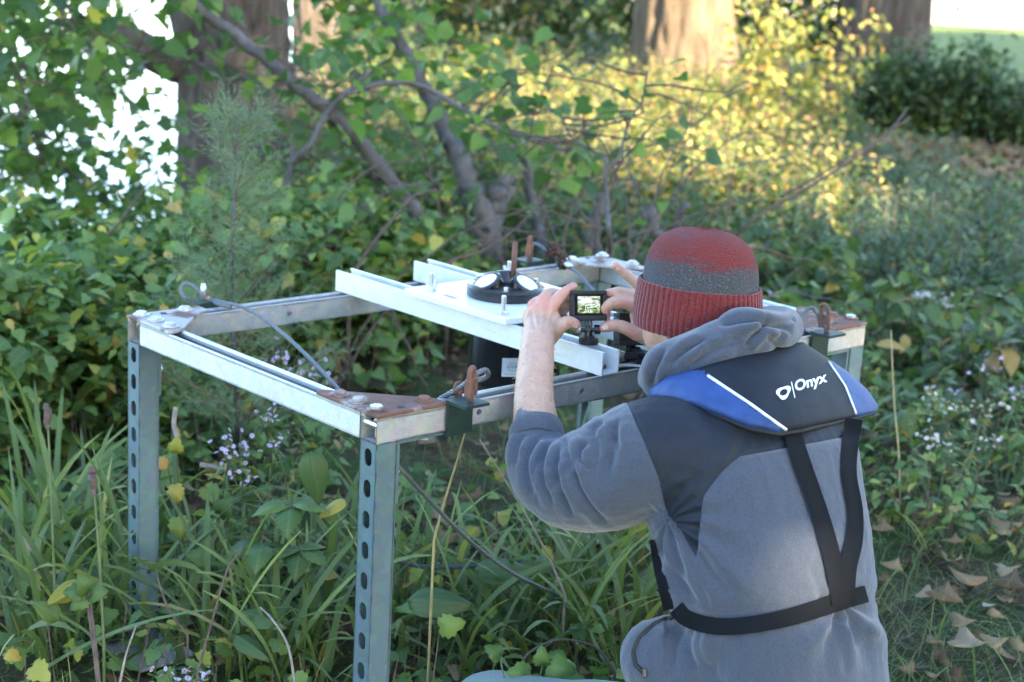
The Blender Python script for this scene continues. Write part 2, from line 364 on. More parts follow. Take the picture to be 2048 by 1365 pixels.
plate([(-.002, -.002), (.158, -.002), (.160, .014), (.028, .136), (-.002, .136)], rusty, [(*b4[0], bolt_rust, bolt_rust), (*b4[1], bolt_rust, bolt_rust), (*b4[2], bolt_zinc, bolt_rust), (*b4[3], bolt_rust, bolt_rust)], [hB])
a4 = [inv_uv(x, y, S+.008) for x, y in ((283, 629), (312, 640), (341, 652), (370, 619))]
plate([(FW+.002, -.002), (FW+.002, .152), (FW-.030, .152), (FW-.040, .128), (FW-.128, .040), (FW-.142, .02), (FW-.142, -.002)], rusty_grey, [(*q, bolt_zinc, bolt_zinc) for q in a4], [inv_uv(327, 627, S+.007)])
d4 = [inv_uv(x, y, S+.008) for x, y in ((1144, 519), (1205, 511), (1265, 527))]
plate([(FW+.002, FL+.002), (FW-.145, FL+.002), (FW-.145, FL-.02), (FW-.03, FL-.14), (FW+.002, FL-.14)], rusty_grey, [(*q, bolt_zinc, bolt_zinc) for q in d4], [inv_uv(1175, 517, S+.007)])
c4 = [inv_uv(x, y, S+.008) for x, y in ((1663, 630), (1702, 636))]
plate([(-.002, FL+.002), (.166, FL+.002), (.160, FL-.02), (.05, FL-.145), (-.002, FL-.165)], rusty, [(*c4[0], bolt_rust, bolt_rust), (*c4[1], bolt_zinc, bolt_rust)], [inv_uv(1670, 647, S+.007)])
mb = MB(); mb.tube([T(.0405, .007, .028), T(.004, .007, .028)], .0055, 8); mb.tube([T(.008, .007, .024), T(.008, .007, .010)], .004, 8)
mb.build('channel_nut', bolt_zinc, rack)

# crossbars and the plate between them
BH = 2*S
def crossbar(v0):
    mb = MB(); p = T(-.003, v0, S+.0012); L = .764; h = S
    mb.box(p+EU*L/2+EV*S/2+EZ*.0013, (L, S, .0026), (EU, EV, EZ))
    for a, d in ((0., 1), (S, -1)):
        mb.prism([(0, .0027), (0, h), (.0045*d, h), (.0055*d, h-.001), (.0055*d, h-.0035), (.0028*d, h-.0035), (.0028*d, .0027)][::d], p+EV*a, EV, EZ, L*EU)
    return mb.build('crossbar', alu, rack, angle=35)
bar1 = crossbar(.476); bar2 = crossbar(.677)
pz = BH+.0018
for u in (.01, .72):
    for v0 in (.476, .677): mb = MB(); mb.box(T(u+.018, v0+S/2, S+.0072), (.012, .03, .006), (EU, EV, EZ)); mb.build('clamp_washer', bolt_rust, rack)
hdpe = NT('white_plastic_sheet'); hdpe.set(Base_Color=(.70, .72, .70, 1), Roughness=.35, Subsurface_Weight=.15, Subsurface_Radius=(.01, .01, .01)); hdpe.bump(hdpe.noise(60, 3), .08, .001)
mb = MB(); mb.box(T(.371, .595, pz+.0062), (.290, .275, .012), (EU, EV, EZ), bev=.0015); mplate = mb.build('mounting_plate', hdpe.m, rack)
PZ = pz+.0124
def stud(u, v, wing=False):
    mb = MB(); c = T(u, v, PZ); mb.lathe([(.011, .0003), (.011, .002)], c, n=16); mb.lathe([(.0085, .002), (.0085, .008)], c, n=6); mb.lathe([(.0042, .008), (.0042, .032), (.0035, .034)], c, n=10)
    if wing:
        for sgn in (-1, 1): mb.prism([(.004, .003), (.013, .006), (.017, .022), (.012, .023), (.006, .013)], c-EV*.0015, EU*sgn, EZ, EV*.003)
    mb.build('stud_bolt', bolt_zinc, mplate)
stud(.476, .490, True); stud(.258, .480); stud(.49, .70, True)
mb = MB(); mb.box(T(.415, .487, PZ+.0003), (.035, .010, .0004), (EU, EV, EZ)); mb.build('worn_sticker', plain('grey_sticker', (.30, .30, .27), .7), mplate)

# brackets hooked on the rails
def hook_bracket(u, v, side, nm='cable_bracket', w=.05):
    mb = MB(); o = EU*side
    mb.box(T(u, v, S/2)+o*.004, (.006, w, S+.012), (EU, EV, EZ)); mb.box(T(u, v, S+.0085)+o*.022, (.048, w, .005), (EU, EV, EZ))
    return mb.build(nm, green_paint, rack)
hook_bracket(-.003, .158, -1); hook_bracket(-.003, 1.065, -1); hook_bracket(FW+.003, .178, 1); hook_bracket(FW+.003, 1.02, 1)

# ------------------------------------------------------------------ current profiler
prof = tag(empty('water_current_profiler', T(.371, .587, PZ)), 'black round underwater sensor with white discs and a label, set in the white plate', 'instrument')
PC = T(.371, .587, PZ); blk_gloss = plain('glossy_black_housing', (.010, .011, .014), .22, 0, .2, 90, .03)
mb = MB(); mb.lathe([(.066, -.015), (.0665, -.16), (.066, -.163), (.064, -.165), (.064, -.190), (.061, -.193)], PC, n=48); cyl = mb.build('housing', blk_gloss, prof, angle=35)
mb = MB(); mb.lathe([(.0735, .0005), (.0745, .002), (.0745, .017), (.072, .020), (.060, .023), (.038, .025), (.014, .025)], PC, n=56); head = mb.build('sensor_head', blk_gloss, prof, angle=32)
cream = plain('cream_sensor_face', (.72, .70, .62), .5, 0, .05); rust_ring = M_rust('stained_ring', .5)
for k in range(3):
    an = math.radians(-30-120*k); d = math.cos(an)*np.array([1, 0, 0])+math.sin(an)*np.array([0, 1, 0]); nrm = d*.50+EZ*.866; nrm = nrm/np.linalg.norm(nrm)
    mb = MB(); c = PC+d*.040+EZ*.022; mb.lathe([(.031, -.014), (.031, .008), (.0275, .0105)], c, axis=nrm, n=28); pod = mb.build('sensor_pod', blk_gloss, prof, angle=35)
    mb = MB(); mb.lathe([(.0225, .0106), (.0218, .0114)], c, axis=nrm, n=28); mb.build('transducer_face', cream, pod)
for k in range(3):
    an = math.radians(-90-120*k); d = math.cos(an)*np.array([1, 0, 0])+math.sin(an)*np.array([0, 1, 0])
    mb = MB(); c = PC+d*.064+EZ*.012; mb.lathe([(.008, 0), (.008, .010)], c, n=6, mi=1); mb.lathe([(.0042, .010), (.0042, .017)], c, n=10)
    mb.build('head_bolt', [bolt_zinc, bolt_rust], prof)
mb = MB(); c = PC+np.array([.012, .012, .028]); mb.tube([c, c+EZ*.03, c+EZ*.072], [.0058, .0055, .005], 10); mb.lathe([(.0058, .0724), (.003, .073)], c, n=10)
mb.build('threaded_rod', M_rust('rusty_rod', .75), prof, smooth=True)
# label on the housing: bent card with ring, wordmark and a thin line of print
def on_cyl(x, z, r=.0668, a0=None):
    a = LA + x/r; return PC + np.array([math.cos(a)*r, math.sin(a)*r, z])
vdir = CC-PC; LA = math.atan2(vdir[1], vdir[0])+.04
mb = MB(); nn = 12
g = [[on_cyl(-.003+.062*i/nn, -.105-.036*(1-j)) for j in (0, 1)] for i in range(nn+1)]
mb.add([p for r in g for p in r], [(2*i, 2*i+2, 2*i+3, 2*i+1) for i in range(nn)])
lab = mb.build('label', plain('white_label', (.62, .66, .70), .4, 0, .03, 30, 0), cyl)
blue_ink = plain('blue_print', (.10, .30, .52), .5, 0, 0, 30, 0); dark_ink = plain('dark_print', (.06, .10, .2), .5, 0, 0, 30, 0)
def ring2d(cx, cy, ro, ri, n=28, a0=0, a1=2*math.pi, sx=1.):
    P = []; Fs = []
    for k in range(n+1):
        a = a0+(a1-a0)*k/n; P += [(cx+sx*ro*math.cos(a), cy+ro*math.sin(a)), (cx+sx*ri*math.cos(a), cy+ri*math.sin(a))]
    for k in range(n): Fs.append((2*k, 2*k+2, 2*k+3, 2*k+1))
    return P, Fs
def text2d(body, size, bold=0.):
    cu = bpy.data.curves.new('txt', 'FONT'); cu.body = body; cu.size = size; cu.resolution_u = 3; cu.offset = bold; o = bpy.data.objects.new('txt', cu); COL.objects.link(o)
    me = evaluated_curve(o); P = [(v.co.x, v.co.y) for v in me.vertices]; Fs = [tuple(p.vertices) for p in me.polygons]; bpy.data.meshes.remove(me); return P, Fs
def evaluated_curve(o):
    dg = bpy.context.evaluated_depsgraph_get(); me = bpy.data.meshes.new_from_object(o.evaluated_get(dg)); cu = o.data; bpy.data.objects.remove(o); bpy.data.curves.remove(cu); return me
for nm, (P, Fs), mt in (('emblem', ring2d(.017, -.122, .0085, .0074), blue_ink), ('emblem', ring2d(.014, -.122, .005, .0042, a0=-1.2, a1=1.9), blue_ink)):
    mb = MB(); mb.add([on_cyl(x, y, .0671) for x, y in P], Fs); mb.build(nm, mt, lab)
P, Fs = text2d('NORTEK', .0058); mb = MB(); mb.add([on_cyl(x+.0055, y-.1242, .0673) for x, y in P], Fs); mb.build('lettering', dark_ink, lab)
mb = MB()
for i in range(9): mb.add([on_cyl(x, y, .0671) for x, y in ((.002+i*.006, -.1365), (.0065+i*.006, -.1365), (.0065+i*.006, -.1355), (.002+i*.006, -.1355))], [(0, 1, 2, 3)])
mb.build('fine_print', blue_ink, lab)
# ------------------------------------------------------------------ ropes, shackles, cones
rope_m = plain('steel_wire_rope', (.13, .145, .16), .5, .35, .4, 400, .2)
cable_m = plain('dark_cable_rope', (.05, .06, .065), .6, .1, .3, 300, .2)
def rope_mesh(mb, pts, r=.0042, lay=.045, strands=6, n=24, mi=0):
    pts = [np.array(p, float) for p in pts]; P = [pts[0]]; step = .005
    for a, b in zip(pts[:-1], pts[1:]):
        k = max(1, int(np.linalg.norm(b-a)/step))
        P += [a+(b-a)*i/k for i in range(1, k+1)]
    t0 = P[1]-P[0]; up = np.array([.3, .2, 1.]); a = np.cross(t0, up); a /= np.linalg.norm(a); s = 0.; R = []
    for i, p in enumerate(P):
        t = P[min(i+1, len(P)-1)]-P[max(i-1, 0)]; t = t/(np.linalg.norm(t)+1e-12); a = a-t*(a@t); a /= np.linalg.norm(a); b = np.cross(t, a)
        if i: s += np.linalg.norm(P[i]-P[i-1])
        tw = 2*math.pi*s/lay; rg = []
        for j in range(n):
            th = 2*math.pi*j/n; rr = r*(.70+.36*abs(math.cos(strands/2*th))); rg.append(p+rr*(math.cos(th+tw)*a+math.sin(th+tw)*b))
        R.append(rg)
    mb.rings(R, mi=mi)
def WP(lst): return [W(*q) for q in lst]
# long stay from the eye on the left-hand corner, under the near corner and down to the ground
eye = T(FW+.028, .178, S+.012)
stay = [(378, 600, 3.285), (367, 593, 3.29), (362, 582, 3.295), (365, 572, 3.30), (374, 568, 3.30), (386, 572, 3.295), (396, 580, 3.29), (405, 590, 3.285), (420, 599, 3.275), (449, 606, 3.25), (478, 612, 3.22),
        (507, 625, 3.18), (536, 644, 3.13), (584, 683, 3.03), (633, 731, 2.94), (684, 787, 2.84), (730, 845, 2.80), (790, 925, 2.80), (850, 992, 2.86), (905, 1050, 2.94), (960, 1100, 3.03), (1030, 1150, 3.16), (1110, 1188, 3.33), (1150, 1205, 3.42)]
mb = MB(); rope_mesh(mb, catmull(WP(stay), 6), .0037)
st = tag(mb.build('wire_rope', rope_m, smooth=True), 'long grey wire rope from an eye loop down across the frame to the ground', 'wire rope', 'wire ropes on the frame')
mb = MB(); c = W(417, 598, 3.276); mb.box(c, (.014, .012, .012), (CR, CU, CF), bev=.002); mb.build('rope_clamp', bolt_rust, st)
mb = MB(); rope_mesh(mb, catmull(WP([(420, 601, 3.27), (440, 610, 3.25), (462, 613, 3.235)]), 5), .0042); mb.build('rope_tail', rope_m, st, smooth=True)
mb = MB(); mb.tube([eye-EZ*.004, eye+EZ*.02, eye+EZ*.030], [.0055, .0055, .004], 10); mb.build('eye_bolt', bolt_zinc, st, smooth=True)
# black rope lying in the grass
mb = MB(); rope_mesh(mb, catmull(WP([(735, 1083, 3.30), (785, 1118, 3.34), (850, 1134, 3.36), (930, 1134, 3.37), (1010, 1126, 3.40), (1080, 1132, 3.42), (1130, 1155, 3.42), (1160, 1180, 3.40), (1180, 1215, 3.40)]), 6), .0046)
tag(mb.build('ground_rope', cable_m, smooth=True), 'dark rope looped loosely through the grass under the frame', 'rope')
# shackles on the near rail brackets
def shackle(c, up, across, nm, label, sc=.9, tilt=0.):
    o = empty(nm, c); tag(o, label, 'shackle', 'shackles on the frame brackets')
    up = np.array(up, float)+tilt*np.array(across); up /= np.linalg.norm(up); ac = np.array(across, float); dp = np.cross(ac, up)
    mb = MB(); pts = [c+ac*.010*sc+up*.012*sc, c+ac*.010*sc+up*.036*sc]+[c+up*(.050*sc)+.010*sc*(math.cos(a)*ac+math.sin(a)*up) for a in np.linspace(.2, math.pi-.2, 7)]+[c-ac*.010*sc+up*.036*sc, c-ac*.010*sc+up*.012*sc]
    mb.tube(pts, .0047*sc, 10); bow = mb.build('bow', rusty_heavy, o, smooth=True)
    mb = MB()
    for s_ in (-1, 1): mb.box(c+ac*s_*.010*sc+up*.024*sc, (.0125*sc, .013*sc, .030*sc), (ac, dp, up), bev=.0025*sc)
    mb.build('jaw', rusty_heavy, o)
    mb = MB(); mb.tube([c-up*.006*sc, c+up*.018*sc], .0055*sc, 10); mb.build('pin', bolt_rust, o, smooth=True)
    return o
sh = shackle(T(-.026, .163, S+.011), EZ, EV*.9+EU*.4359, 'rope_shackle', 'rusty shackle on the dark green bracket by the rusty corner plate holding a rope loop')
shackle(T(-.026, 1.060, S+.011), EZ, EU, 'rope_shackle', 'half-rusted shackle on the bracket behind the life vest collar', .9, .25)
shackle(T(FW+.026, 1.02, S+.011), EZ, EU*.5+EV*.866, 'rope_shackle', 'tall rusty shackle beside the two brown cones', .85)
B0 = T(-.026, .163, S+.011)
mb = MB(); rope_mesh(mb, catmull(WP([(878, 800, 2.74), (900, 787, 2.735), (922, 774, 2.72), (940, 760, 2.705), (955, 747, 2.70), (970, 741, 2.71), (976, 748, 2.725), (968, 757, 2.735), (952, 761, 2.735), (938, 768, 2.735), (915, 782, 2.75), (893, 794, 2.76)]), 6), .0044)
r2 = tag(mb.build('rope_loop', rope_m, smooth=True), 'short frayed wire rope loop threaded through the rusty near shackle', 'wire rope', 'wire ropes on the frame')
mb = MB(); c = W(917, 779, 2.735)
mb.tube([c+.011*(math.cos(a)*CR*.5+math.sin(a)*CU)+CF*.008*math.cos(a) for a in np.linspace(-.4, 4.0, 10)], .0032, 8); mb.box(c-CU*.008, (.012, .012, .010), (CR, CU, CF), bev=.002); mb.build('rope_clamp', rusty_heavy, r2, smooth=True)
mb = MB(); rope_mesh(mb, catmull(WP([(1600, 665, 3.33), (1600, 640, 3.34), (1612, 622, 3.345), (1624, 616, 3.345), (1634, 626, 3.345), (1640, 645, 3.34), (1640, 655, 3.34)]), 6), .0042)
tag(mb.build('rope_loop', rope_m, smooth=True), 'small wire rope loop on the rusty corner beside the grey hood', 'wire rope', 'wire ropes on the frame')
mb = MB(); rope_mesh(mb, catmull(WP([(1064, 511, 3.85), (1060, 497, 3.86), (1068, 488, 3.86), (1080, 492, 3.85), (1093, 503, 3.84), (1115, 520, 3.82), (1140, 534, 3.78), (1165, 557, 3.72), (1190, 587, 3.66), (1215, 625, 3.60)]), 6), .0042)
r4 = tag(mb.build('wire_rope', rope_m, smooth=True), 'grey wire rope slanting down from the far corner behind the raised hands', 'wire rope', 'wire ropes on the frame')
mb = MB(); mb.tube(WP([(1126, 522, 3.80), (1142, 535, 3.775)]), .0068, 10); mb.build('sleeve', bolt_zinc, r4, smooth=True)
mb = MB(); mb.box(T(-.012, .245, -.03), (.002, .014, .004), (EU, EV, EZ))
# two little cones lying on the far rail
cone_m = plain('cone_scales', (.10, .045, .028), .8, 0, .4, 120, .3)
for (px, py, d), tl, sz, lb in (((1105, 505, 3.83), .35, .017, 'brown hemlock cone resting beside the tall rusty shackle'), ((1127, 519, 3.80), -.3, .018, 'brown hemlock cone resting against the zinc corner plate')):
    c = W(px, py, d); c[2] = TZ+S+.014 if py > 510 else TZ+S+.028; ax = np.array([tl, .2, 1.]); ax /= np.linalg.norm(ax); mb = MB()
    mb.lathe([(.002, -.018), (.009, -.01), (.010, .0), (.006, .012), (.001, .018)], c, axis=ax, n=10)
    a = np.cross(ax, [0, 1, 0]); a /= np.linalg.norm(a); b = np.cross(ax, a)
    for k in range(46):
        th = k*2.39996; h = -.017+.034*k/45; rr = .0125*math.sqrt(max(.05, 1-(h/.020)**2)); o = math.cos(th)*a+math.sin(th)*b; q = np.cross(ax, o); p = c+h*ax+o*rr*.6; e = p+o*rr*.75+ax*.004
        mb.add([p-q*.003, p+q*.003, e+q*.0045, e-q*.0045, e+o*.001-ax*.002], [(0, 1, 2, 3), (3, 2, 4), (0, 3, 4, 1)])
    tag(mb.build('hemlock_cone', cone_m), lb, 'cone', 'cones on the frame')

# ------------------------------------------------------------------ action cameras
def box_pts(c, R_, U_, O_, x, y, z): return c+R_*x+U_*y+O_*z
def action_camera(c, R_, U_, O_, label, knob_at, screen=True, w=.064, h=.050, d=.030):
    o = tag(empty('action_camera', knob_at), label, 'camera', 'action cameras on the crossbars'); ax = (R_, U_, O_)
    mb = MB(); mb.box(c, (w-.006, h-.006, d-.004), ax, bev=.004); body = mb.build('body', black_plastic, o, angle=40)
    mb = MB()                                                                              # cage frame
    for sx, sy, ww, hh in ((0, 1, w, .007), (0, -1, w, .009)): mb.box(c+U_*sy*(h/2-.003), (ww, hh, d), ax, bev=.0022)
    for sx in (-1, 1): mb.box(c+R_*sx*(w/2-.0035), (.007, h-.014, d), ax, bev=.0022)
    mb.build('cage', black_rubber, o, angle=40)
    if screen:
        t = NT('lcd_picture'); v = t.coord('Generated'); n = t.noise(5.5, 5, v, .7); sep = t.node('SeparateXYZ', {0: v})
        c1 = t.ramp(n, [(.30, (.005, .02, .008)), (.45, (.05, .10, .03)), (.55, (.30, .38, .12)), (.66, (.9, .95, .85))])
        up = t.math('MULTIPLY', t.ramp(sep.outputs[2], [(.42, (0, 0, 0)), (.62, (1, 1, 1))]), t.ramp(t.math('ADD', t.noise(4.0, 3, v), t.math('MULTIPLY', sep.outputs[0], -.25)), [(.30, (0, 0, 0)), (.42, (1, 1, 1))]))
        c1 = t.mix(t.math('MULTIPLY', up, .75), c1, (.85, .88, .90)); t.set(Base_Color=(.01, .01, .01, 1), Roughness=.2, Emission_Color=c1, Emission_Strength=.16)
        mb = MB(); mb.box(c+O_*(d/2-.0015)+R_*.001, (.050, .036, .001), ax); mb.build('screen_glass', plain('screen_black', (.006, .006, .007), .12, 0, 0, 30, 0), body)
        mb = MB(); mb.box(c+O_*(d/2-.0006)+R_*.001+U_*.0006, (.0385, .029, .0006), ax); scr = mb.build('screen', t.m, body)
        e = NT('lcd_white'); e.set(Base_Color=(.1, .1, .1, 1), Emission_Color=(.75, .9, .9, 1), Emission_Strength=.16); mb = MB()
        def seg(x0, y0, x1, y1, wd=.0009):
            a = np.array([x0, y0]); b = np.array([x1, y1]); nn = np.array([-(b-a)[1], (b-a)[0]]); nn = nn/np.linalg.norm(nn)*wd/2
            mb.add([box_pts(c, R_, U_, O_, q[0]+.001, q[1], d/2-.0002) for q in (a-nn, b-nn, b+nn, a+nn)], [(0, 1, 2, 3)])
        for q in ((-.006, -.0005, .010, .001), (-.006, -.0005, -.005, -.013), (-.002, -.003, -.001, -.013), (-.003, -.0045, .011, -.003), (.010, .001, .017, -.008), (.003, -.013, .002, -.006), (.011, -.003, .017, .0005)): seg(*q)
        mb.build('screen_lines', e.m, scr)
    else:
        mb = MB(); mb.lathe([(.011, 0), (.011, .004), (.009, .005)], c-R_*.012+O_*(-d/2-.004), axis=O_, n=20); mb.build('lens', blk_gloss, body)
    mb = MB(); q = c-U_*(h/2+.004)                                                         # folding arm, thumb knob, base
    for k in (-1, 0, 1): mb.box(q+R_*k*.0055-U_*.004, (.0032, .018, .014), ax, bev=.001)
    j = q-U_*.013
    for k in (-.5, .5): mb.lathe([(.0078, -.0016), (.0078, .0016)], j+R_*k*.0055, axis=R_, n=16)
    mb.tube([j-R_*.013, j+R_*.011], .004, 10); mb.lathe([(.0085, 0), (.0085, .009), (.006, .011)], j+R_*.011, axis=R_, n=8); mb.lathe([(.006, 0), (.006, .006)], j-R_*.019, axis=R_, n=6, mi=1)
    mb.tube([j, j*.45+np.array(knob_at)*.55+EZ*.004, np.array(knob_at)+EZ*.010], [.0075, .0075, .009], 12); mb.build('swivel_arm', [black_plastic, bolt_zinc], o, angle=40)
    mb = MB(); mb.lathe([(.0165, 0), (.0172, .002), (.0172, .008), (.0155, .010), (.010, .011), (.009, .015)], np.array(knob_at), n=26); mb.build('base_knob', black_rubber, o, angle=40)
    return o
ac1 = W(1176, 611, 2.955); kn1 = T(.055, .498, BH+.002)
RR, UU, OO = CR, CU, -CF
action_camera(ac1, RR, UU, OO, 'action camera with lit screen on the near crossbar, held in both hands', kn1)
kn2 = T(.03, .61, BH-.018)
ac2 = W(1262, 658, 3.03); action_camera(ac2, RR*.96+CF*.28, UU, OO*.96+CR*.28, 'second black action camera with no lit screen, half hidden behind the fingers', W(1270, 712, 3.03), False, .056, .056, .032)
mb = MB(); c = W(1272, 718, 3.03)
for k in range(7):
    a = rng.normal(0, 1, 3); a /= np.linalg.norm(a); mb.box(c+np.array([rng.uniform(-.02, .02), rng.uniform(-.01, .01), rng.uniform(-.012, .008)]), (.022, .012, .010), (CR, CU, CF), bev=.003)
pk = mb.build('clip_block', black_rubber, angle=40); tag(pk, 'black ribbed mounting clip under the second camera', 'clip')
mb = MB(); pts = [W(1225+i*9, 733-2.2*i+.28*i*i, 3.0) for i in range(8)]; g = [[p+CF*.02*j-EZ*.0 for j in (-1, 1)] for p in pts]
mb.add([p for r in g for p in r]+[p-EZ*.004 for r in g for p in r], [(2*i, 2*i+2, 2*i+3, 2*i+1) for i in range(7)]+[(16+2*i, 16+2*i+1, 16+2*i+3, 16+2*i+2) for i in range(7)]+[(2*i, 16+2*i, 16+2*i+2, 2*i+2) for i in range(7)])
mb.build('mount_plate', alu, pk)
# ------------------------------------------------------------------ the person
person = tag(empty('person', (.40, 2.45, 0)), 'person in red and grey beanie and grey fleece kneeling, hands on camera', 'person')
FD = np.array([-.70, .714, 0]); RT = np.array([.714, .70, 0])          # facing, and towards the right shoulder
def blob(mb, c, ax, rad, n=18, k=12):
    """closed ellipsoid"""
    c = np.array(c, float); R = []
    for i in range(k+1):
        ph = -math.pi/2*.985+math.pi*.985*i/k; R.append([c+rad[2]*math.sin(ph)*ax[2]+math.cos(ph)*(rad[0]*math.cos(2*math.pi*j/n)*ax[0]+rad[1]*math.sin(2*math.pi*j/n)*ax[1]) for j in range(n)])
    mb.rings(R)
def limb(mb, pts, rad, n=14, sub=5):
    P = catmull(pts, sub); k = len(P); r = np.interp(np.linspace(0, len(pts)-1, k), range(len(pts)), rad)
    d0 = P[0]-P[1]; d0 /= np.linalg.norm(d0); d1 = P[-1]-P[-2]; d1 /= np.linalg.norm(d1)
    PP = [P[0]+d0*r[0]*.85, P[0]+d0*r[0]*.5]+P+[P[-1]+d1*r[-1]*.5, P[-1]+d1*r[-1]*.85]; rr = [r[0]*.45, r[0]*.85]+list(r)+[r[-1]*.85, r[-1]*.45]
    mb.tube(PP, rr, n)
def loft(mb, secs, n=32, ex=2.4):
    """secs: (centre, half_width, half_depth, lean) closed body loft, width along RT"""
    R = []
    for c, a, b, ln in secs:
        dd = FD*math.cos(ln)-EZ*math.sin(ln); rg = []
        for j in range(n):
            t_ = 2*math.pi*j/n; cs, sn = math.cos(t_), math.sin(t_); q = (abs(cs)**ex+abs(sn)**ex)**(-1/ex)
            rg.append(np.array(c)+a*q*cs*RT+b*q*sn*dd)
        R.append(rg)
    mb.rings(R)
HC = W(1398, 585, 2.80); HU = np.array([0.02, .03, 1.]); HU /= np.linalg.norm(HU)
HF = FD-HU*(FD@HU); HF /= np.linalg.norm(HF); HR = np.cross(HF, HU)
spine = [((.462, 2.400, .10), .165, .140, 0), ((.455, 2.405, .20), .168, .142, .1), ((.440, 2.435, .35), .164, .126, .3), ((.413, 2.480, .47), .185, .134, .45), ((.382, 2.537, .585), .200, .132, .5), ((.352, 2.585, .665), .165, .105, .55), ((.335, 2.635, .715), .085, .075, .5)]
# --- skin: one continuous body
mb = MB()
loft(mb, [(c, a*.62, b*.55, l) for c, a, b, l in spine[1:]], 20)
limb(mb, [np.array([.335, 2.63, .68]), np.array([.315, 2.69, .75]), HC-EZ*.05], [.058, .055, .058])
blob(mb, HC+HF*.004, (HR, HF, HU), (.074, .090, .092)); blob(mb, HC+HF*.045-HU*.075, (HR, HF, HU), (.056, .050, .050))            # skull, jaw
blob(mb, HC+HF*.098-HU*.028, (HR, HF, HU), (.014, .022, .024), 10, 8)                                                              # nose
blob(mb, HC+HF*.088-HU*.068, (HR, HF, HU), (.024, .010, .006), 10, 6); blob(mb, HC+HF*.086-HU*.080, (HR, HF, HU), (.020, .011, .007), 10, 6)   # lips
for s_ in (-1, 1):
    blob(mb, HC+HF*.084+HR*s_*.031+HU*.004, (HR, HF, HU), (.016, .012, .007), 10, 6)
    e = HC+HR*s_*.079-HF*.005-HU*.048
    blob(mb, e, (HR, HF, HU), (.009, .017, .032), 12, 10); blob(mb, e+HR*s_*.006-HF*.008-HU*.002, (HR, HF, HU), (.006, .007, .026), 10, 8)
LS = W(1325, 885, 2.60); LE = W(1088, 945, 2.69); LW = W(1074, 700, 2.855)
limb(mb, [LS, LS*.5+LE*.5, LE], [.052, .046, .042]); limb(mb, [LE, W(1073, 862, 2.715), W(1068, 790, 2.765), LW, W(1077, 668, 2.895)], [.039, .0375, .0322, .0288, .0285], 18)
RS = np.array([.335, 2.60, .655])+RT*.15; RWr = W(1345, 648, 2.975); RE = W(1480, 760, 3.02)
limb(mb, [RS, RS*.5+RE*.5-EZ*.02, RE], [.05, .045, .04]); limb(mb, [RE, RE*.5+RWr*.5, RWr], [.040, .036, .030])
def finger(pts, rad): limb(mb, WP(pts), rad, 10, 4)
# left hand: back of the hand to the lens, fingers wrapped round the far side of the camera
for k, (q, r) in enumerate([((1106, 612, 2.942), .0125), ((1086, 608, 2.950), .0125), ((1067, 617, 2.955), .012), ((1056, 634, 2.955), .0115)]):
    limb(mb, [W(1068+k*-1+8, 675, 2.895), W((1074+q[0])/2, (672+q[1])/2, 2.937), W(*q)], [.018, .0155, r], 12)
blob(mb, W(1086, 645, 2.94), (CR, CU, CF), (.032, .036, .013)); blob(mb, W(1108, 655, 2.938), (CR, CU, CF), (.017, .025, .014))
finger([(1108, 609, 2.942), (1117, 597, 2.942), (1132, 584, 2.950), (1147, 574, 2.962)], [.0122, .0112, .0100, .0084])
finger([(1086, 602, 2.948), (1097, 588, 2.962), (1118, 588, 2.985), (1140, 602, 2.990)], [.0118, .0102, .0092, .0085])
finger([(1066, 612, 2.955), (1080, 602, 2.978), (1108, 606, 2.992), (1135, 616, 2.992)], [.0115, .0100, .0090, .008])
finger([(1056, 630, 2.957), (1072, 622, 2.982), (1100, 626, 2.992), (1128, 632, 2.99)], [.0105, .009, .008, .0072])
finger([(1098, 676, 2.932), (1117, 657, 2.926), (1134, 645, 2.926), (1146, 647, 2.931), (1152, 650, 2.933)], [.0160, .0132, .0112, .0103, .0092])
# right hand: thumb below, first and middle finger on the camera, little finger raised
for q, r in [((1276, 618, 2.955), .0135), ((1276, 600, 2.965), .0128), ((1282, 590, 2.975), .012), ((1295, 588, 2.985), .0115)]:
    limb(mb, [W(1332, 645, 2.972), W((1332+q[0])/2, (645+q[1])/2+2, 2.962), W(*q)], [.019, .0165, r], 12)
blob(mb, W(1300, 630, 2.962), (CR, CU, CF), (.036, .032, .014)); blob(mb, W(1290, 655, 2.958), (CR, CU, CF), (.028, .018, .014))
finger([(1276, 618, 2.955), (1250, 606, 2.944), (1224, 607, 2.940), (1211, 620, 2.946), (1212, 633, 2.955)], [.0130, .0112, .0108, .0098, .0088])
finger([(1276, 598, 2.965), (1255, 588, 2.958), (1235, 584, 2.954), (1212, 589, 2.958)], [.0120, .0104, .0096, .0078])
finger([(1282, 590, 2.978), (1258, 590, 2.990), (1232, 592, 2.995), (1212, 602, 2.995)], [.0115, .0095, .0085, .0078])
finger([(1296, 592, 2.985), (1281, 574, 2.982), (1260, 556, 2.975), (1243, 541, 2.970), (1231, 532, 2.968)], [.0112, .0100, .0090, .0082, .0072])
finger([(1300, 676, 2.958), (1266, 664, 2.948), (1238, 652, 2.944), (1220, 653, 2.946), (1208, 656, 2.948)], [.0170, .0125, .0110, .0106, .0092])
me = remesh(mb, 'body', .0024, 4, .5)
V = get_v(me); N = get_n(me)
disp = np.array([.0006*nz(p, 160, 1)+.0008*nz(p, 60, 2) for p in V]); pxb, pyb, _ = proj(V); fb = (N@(-CF)) > 0
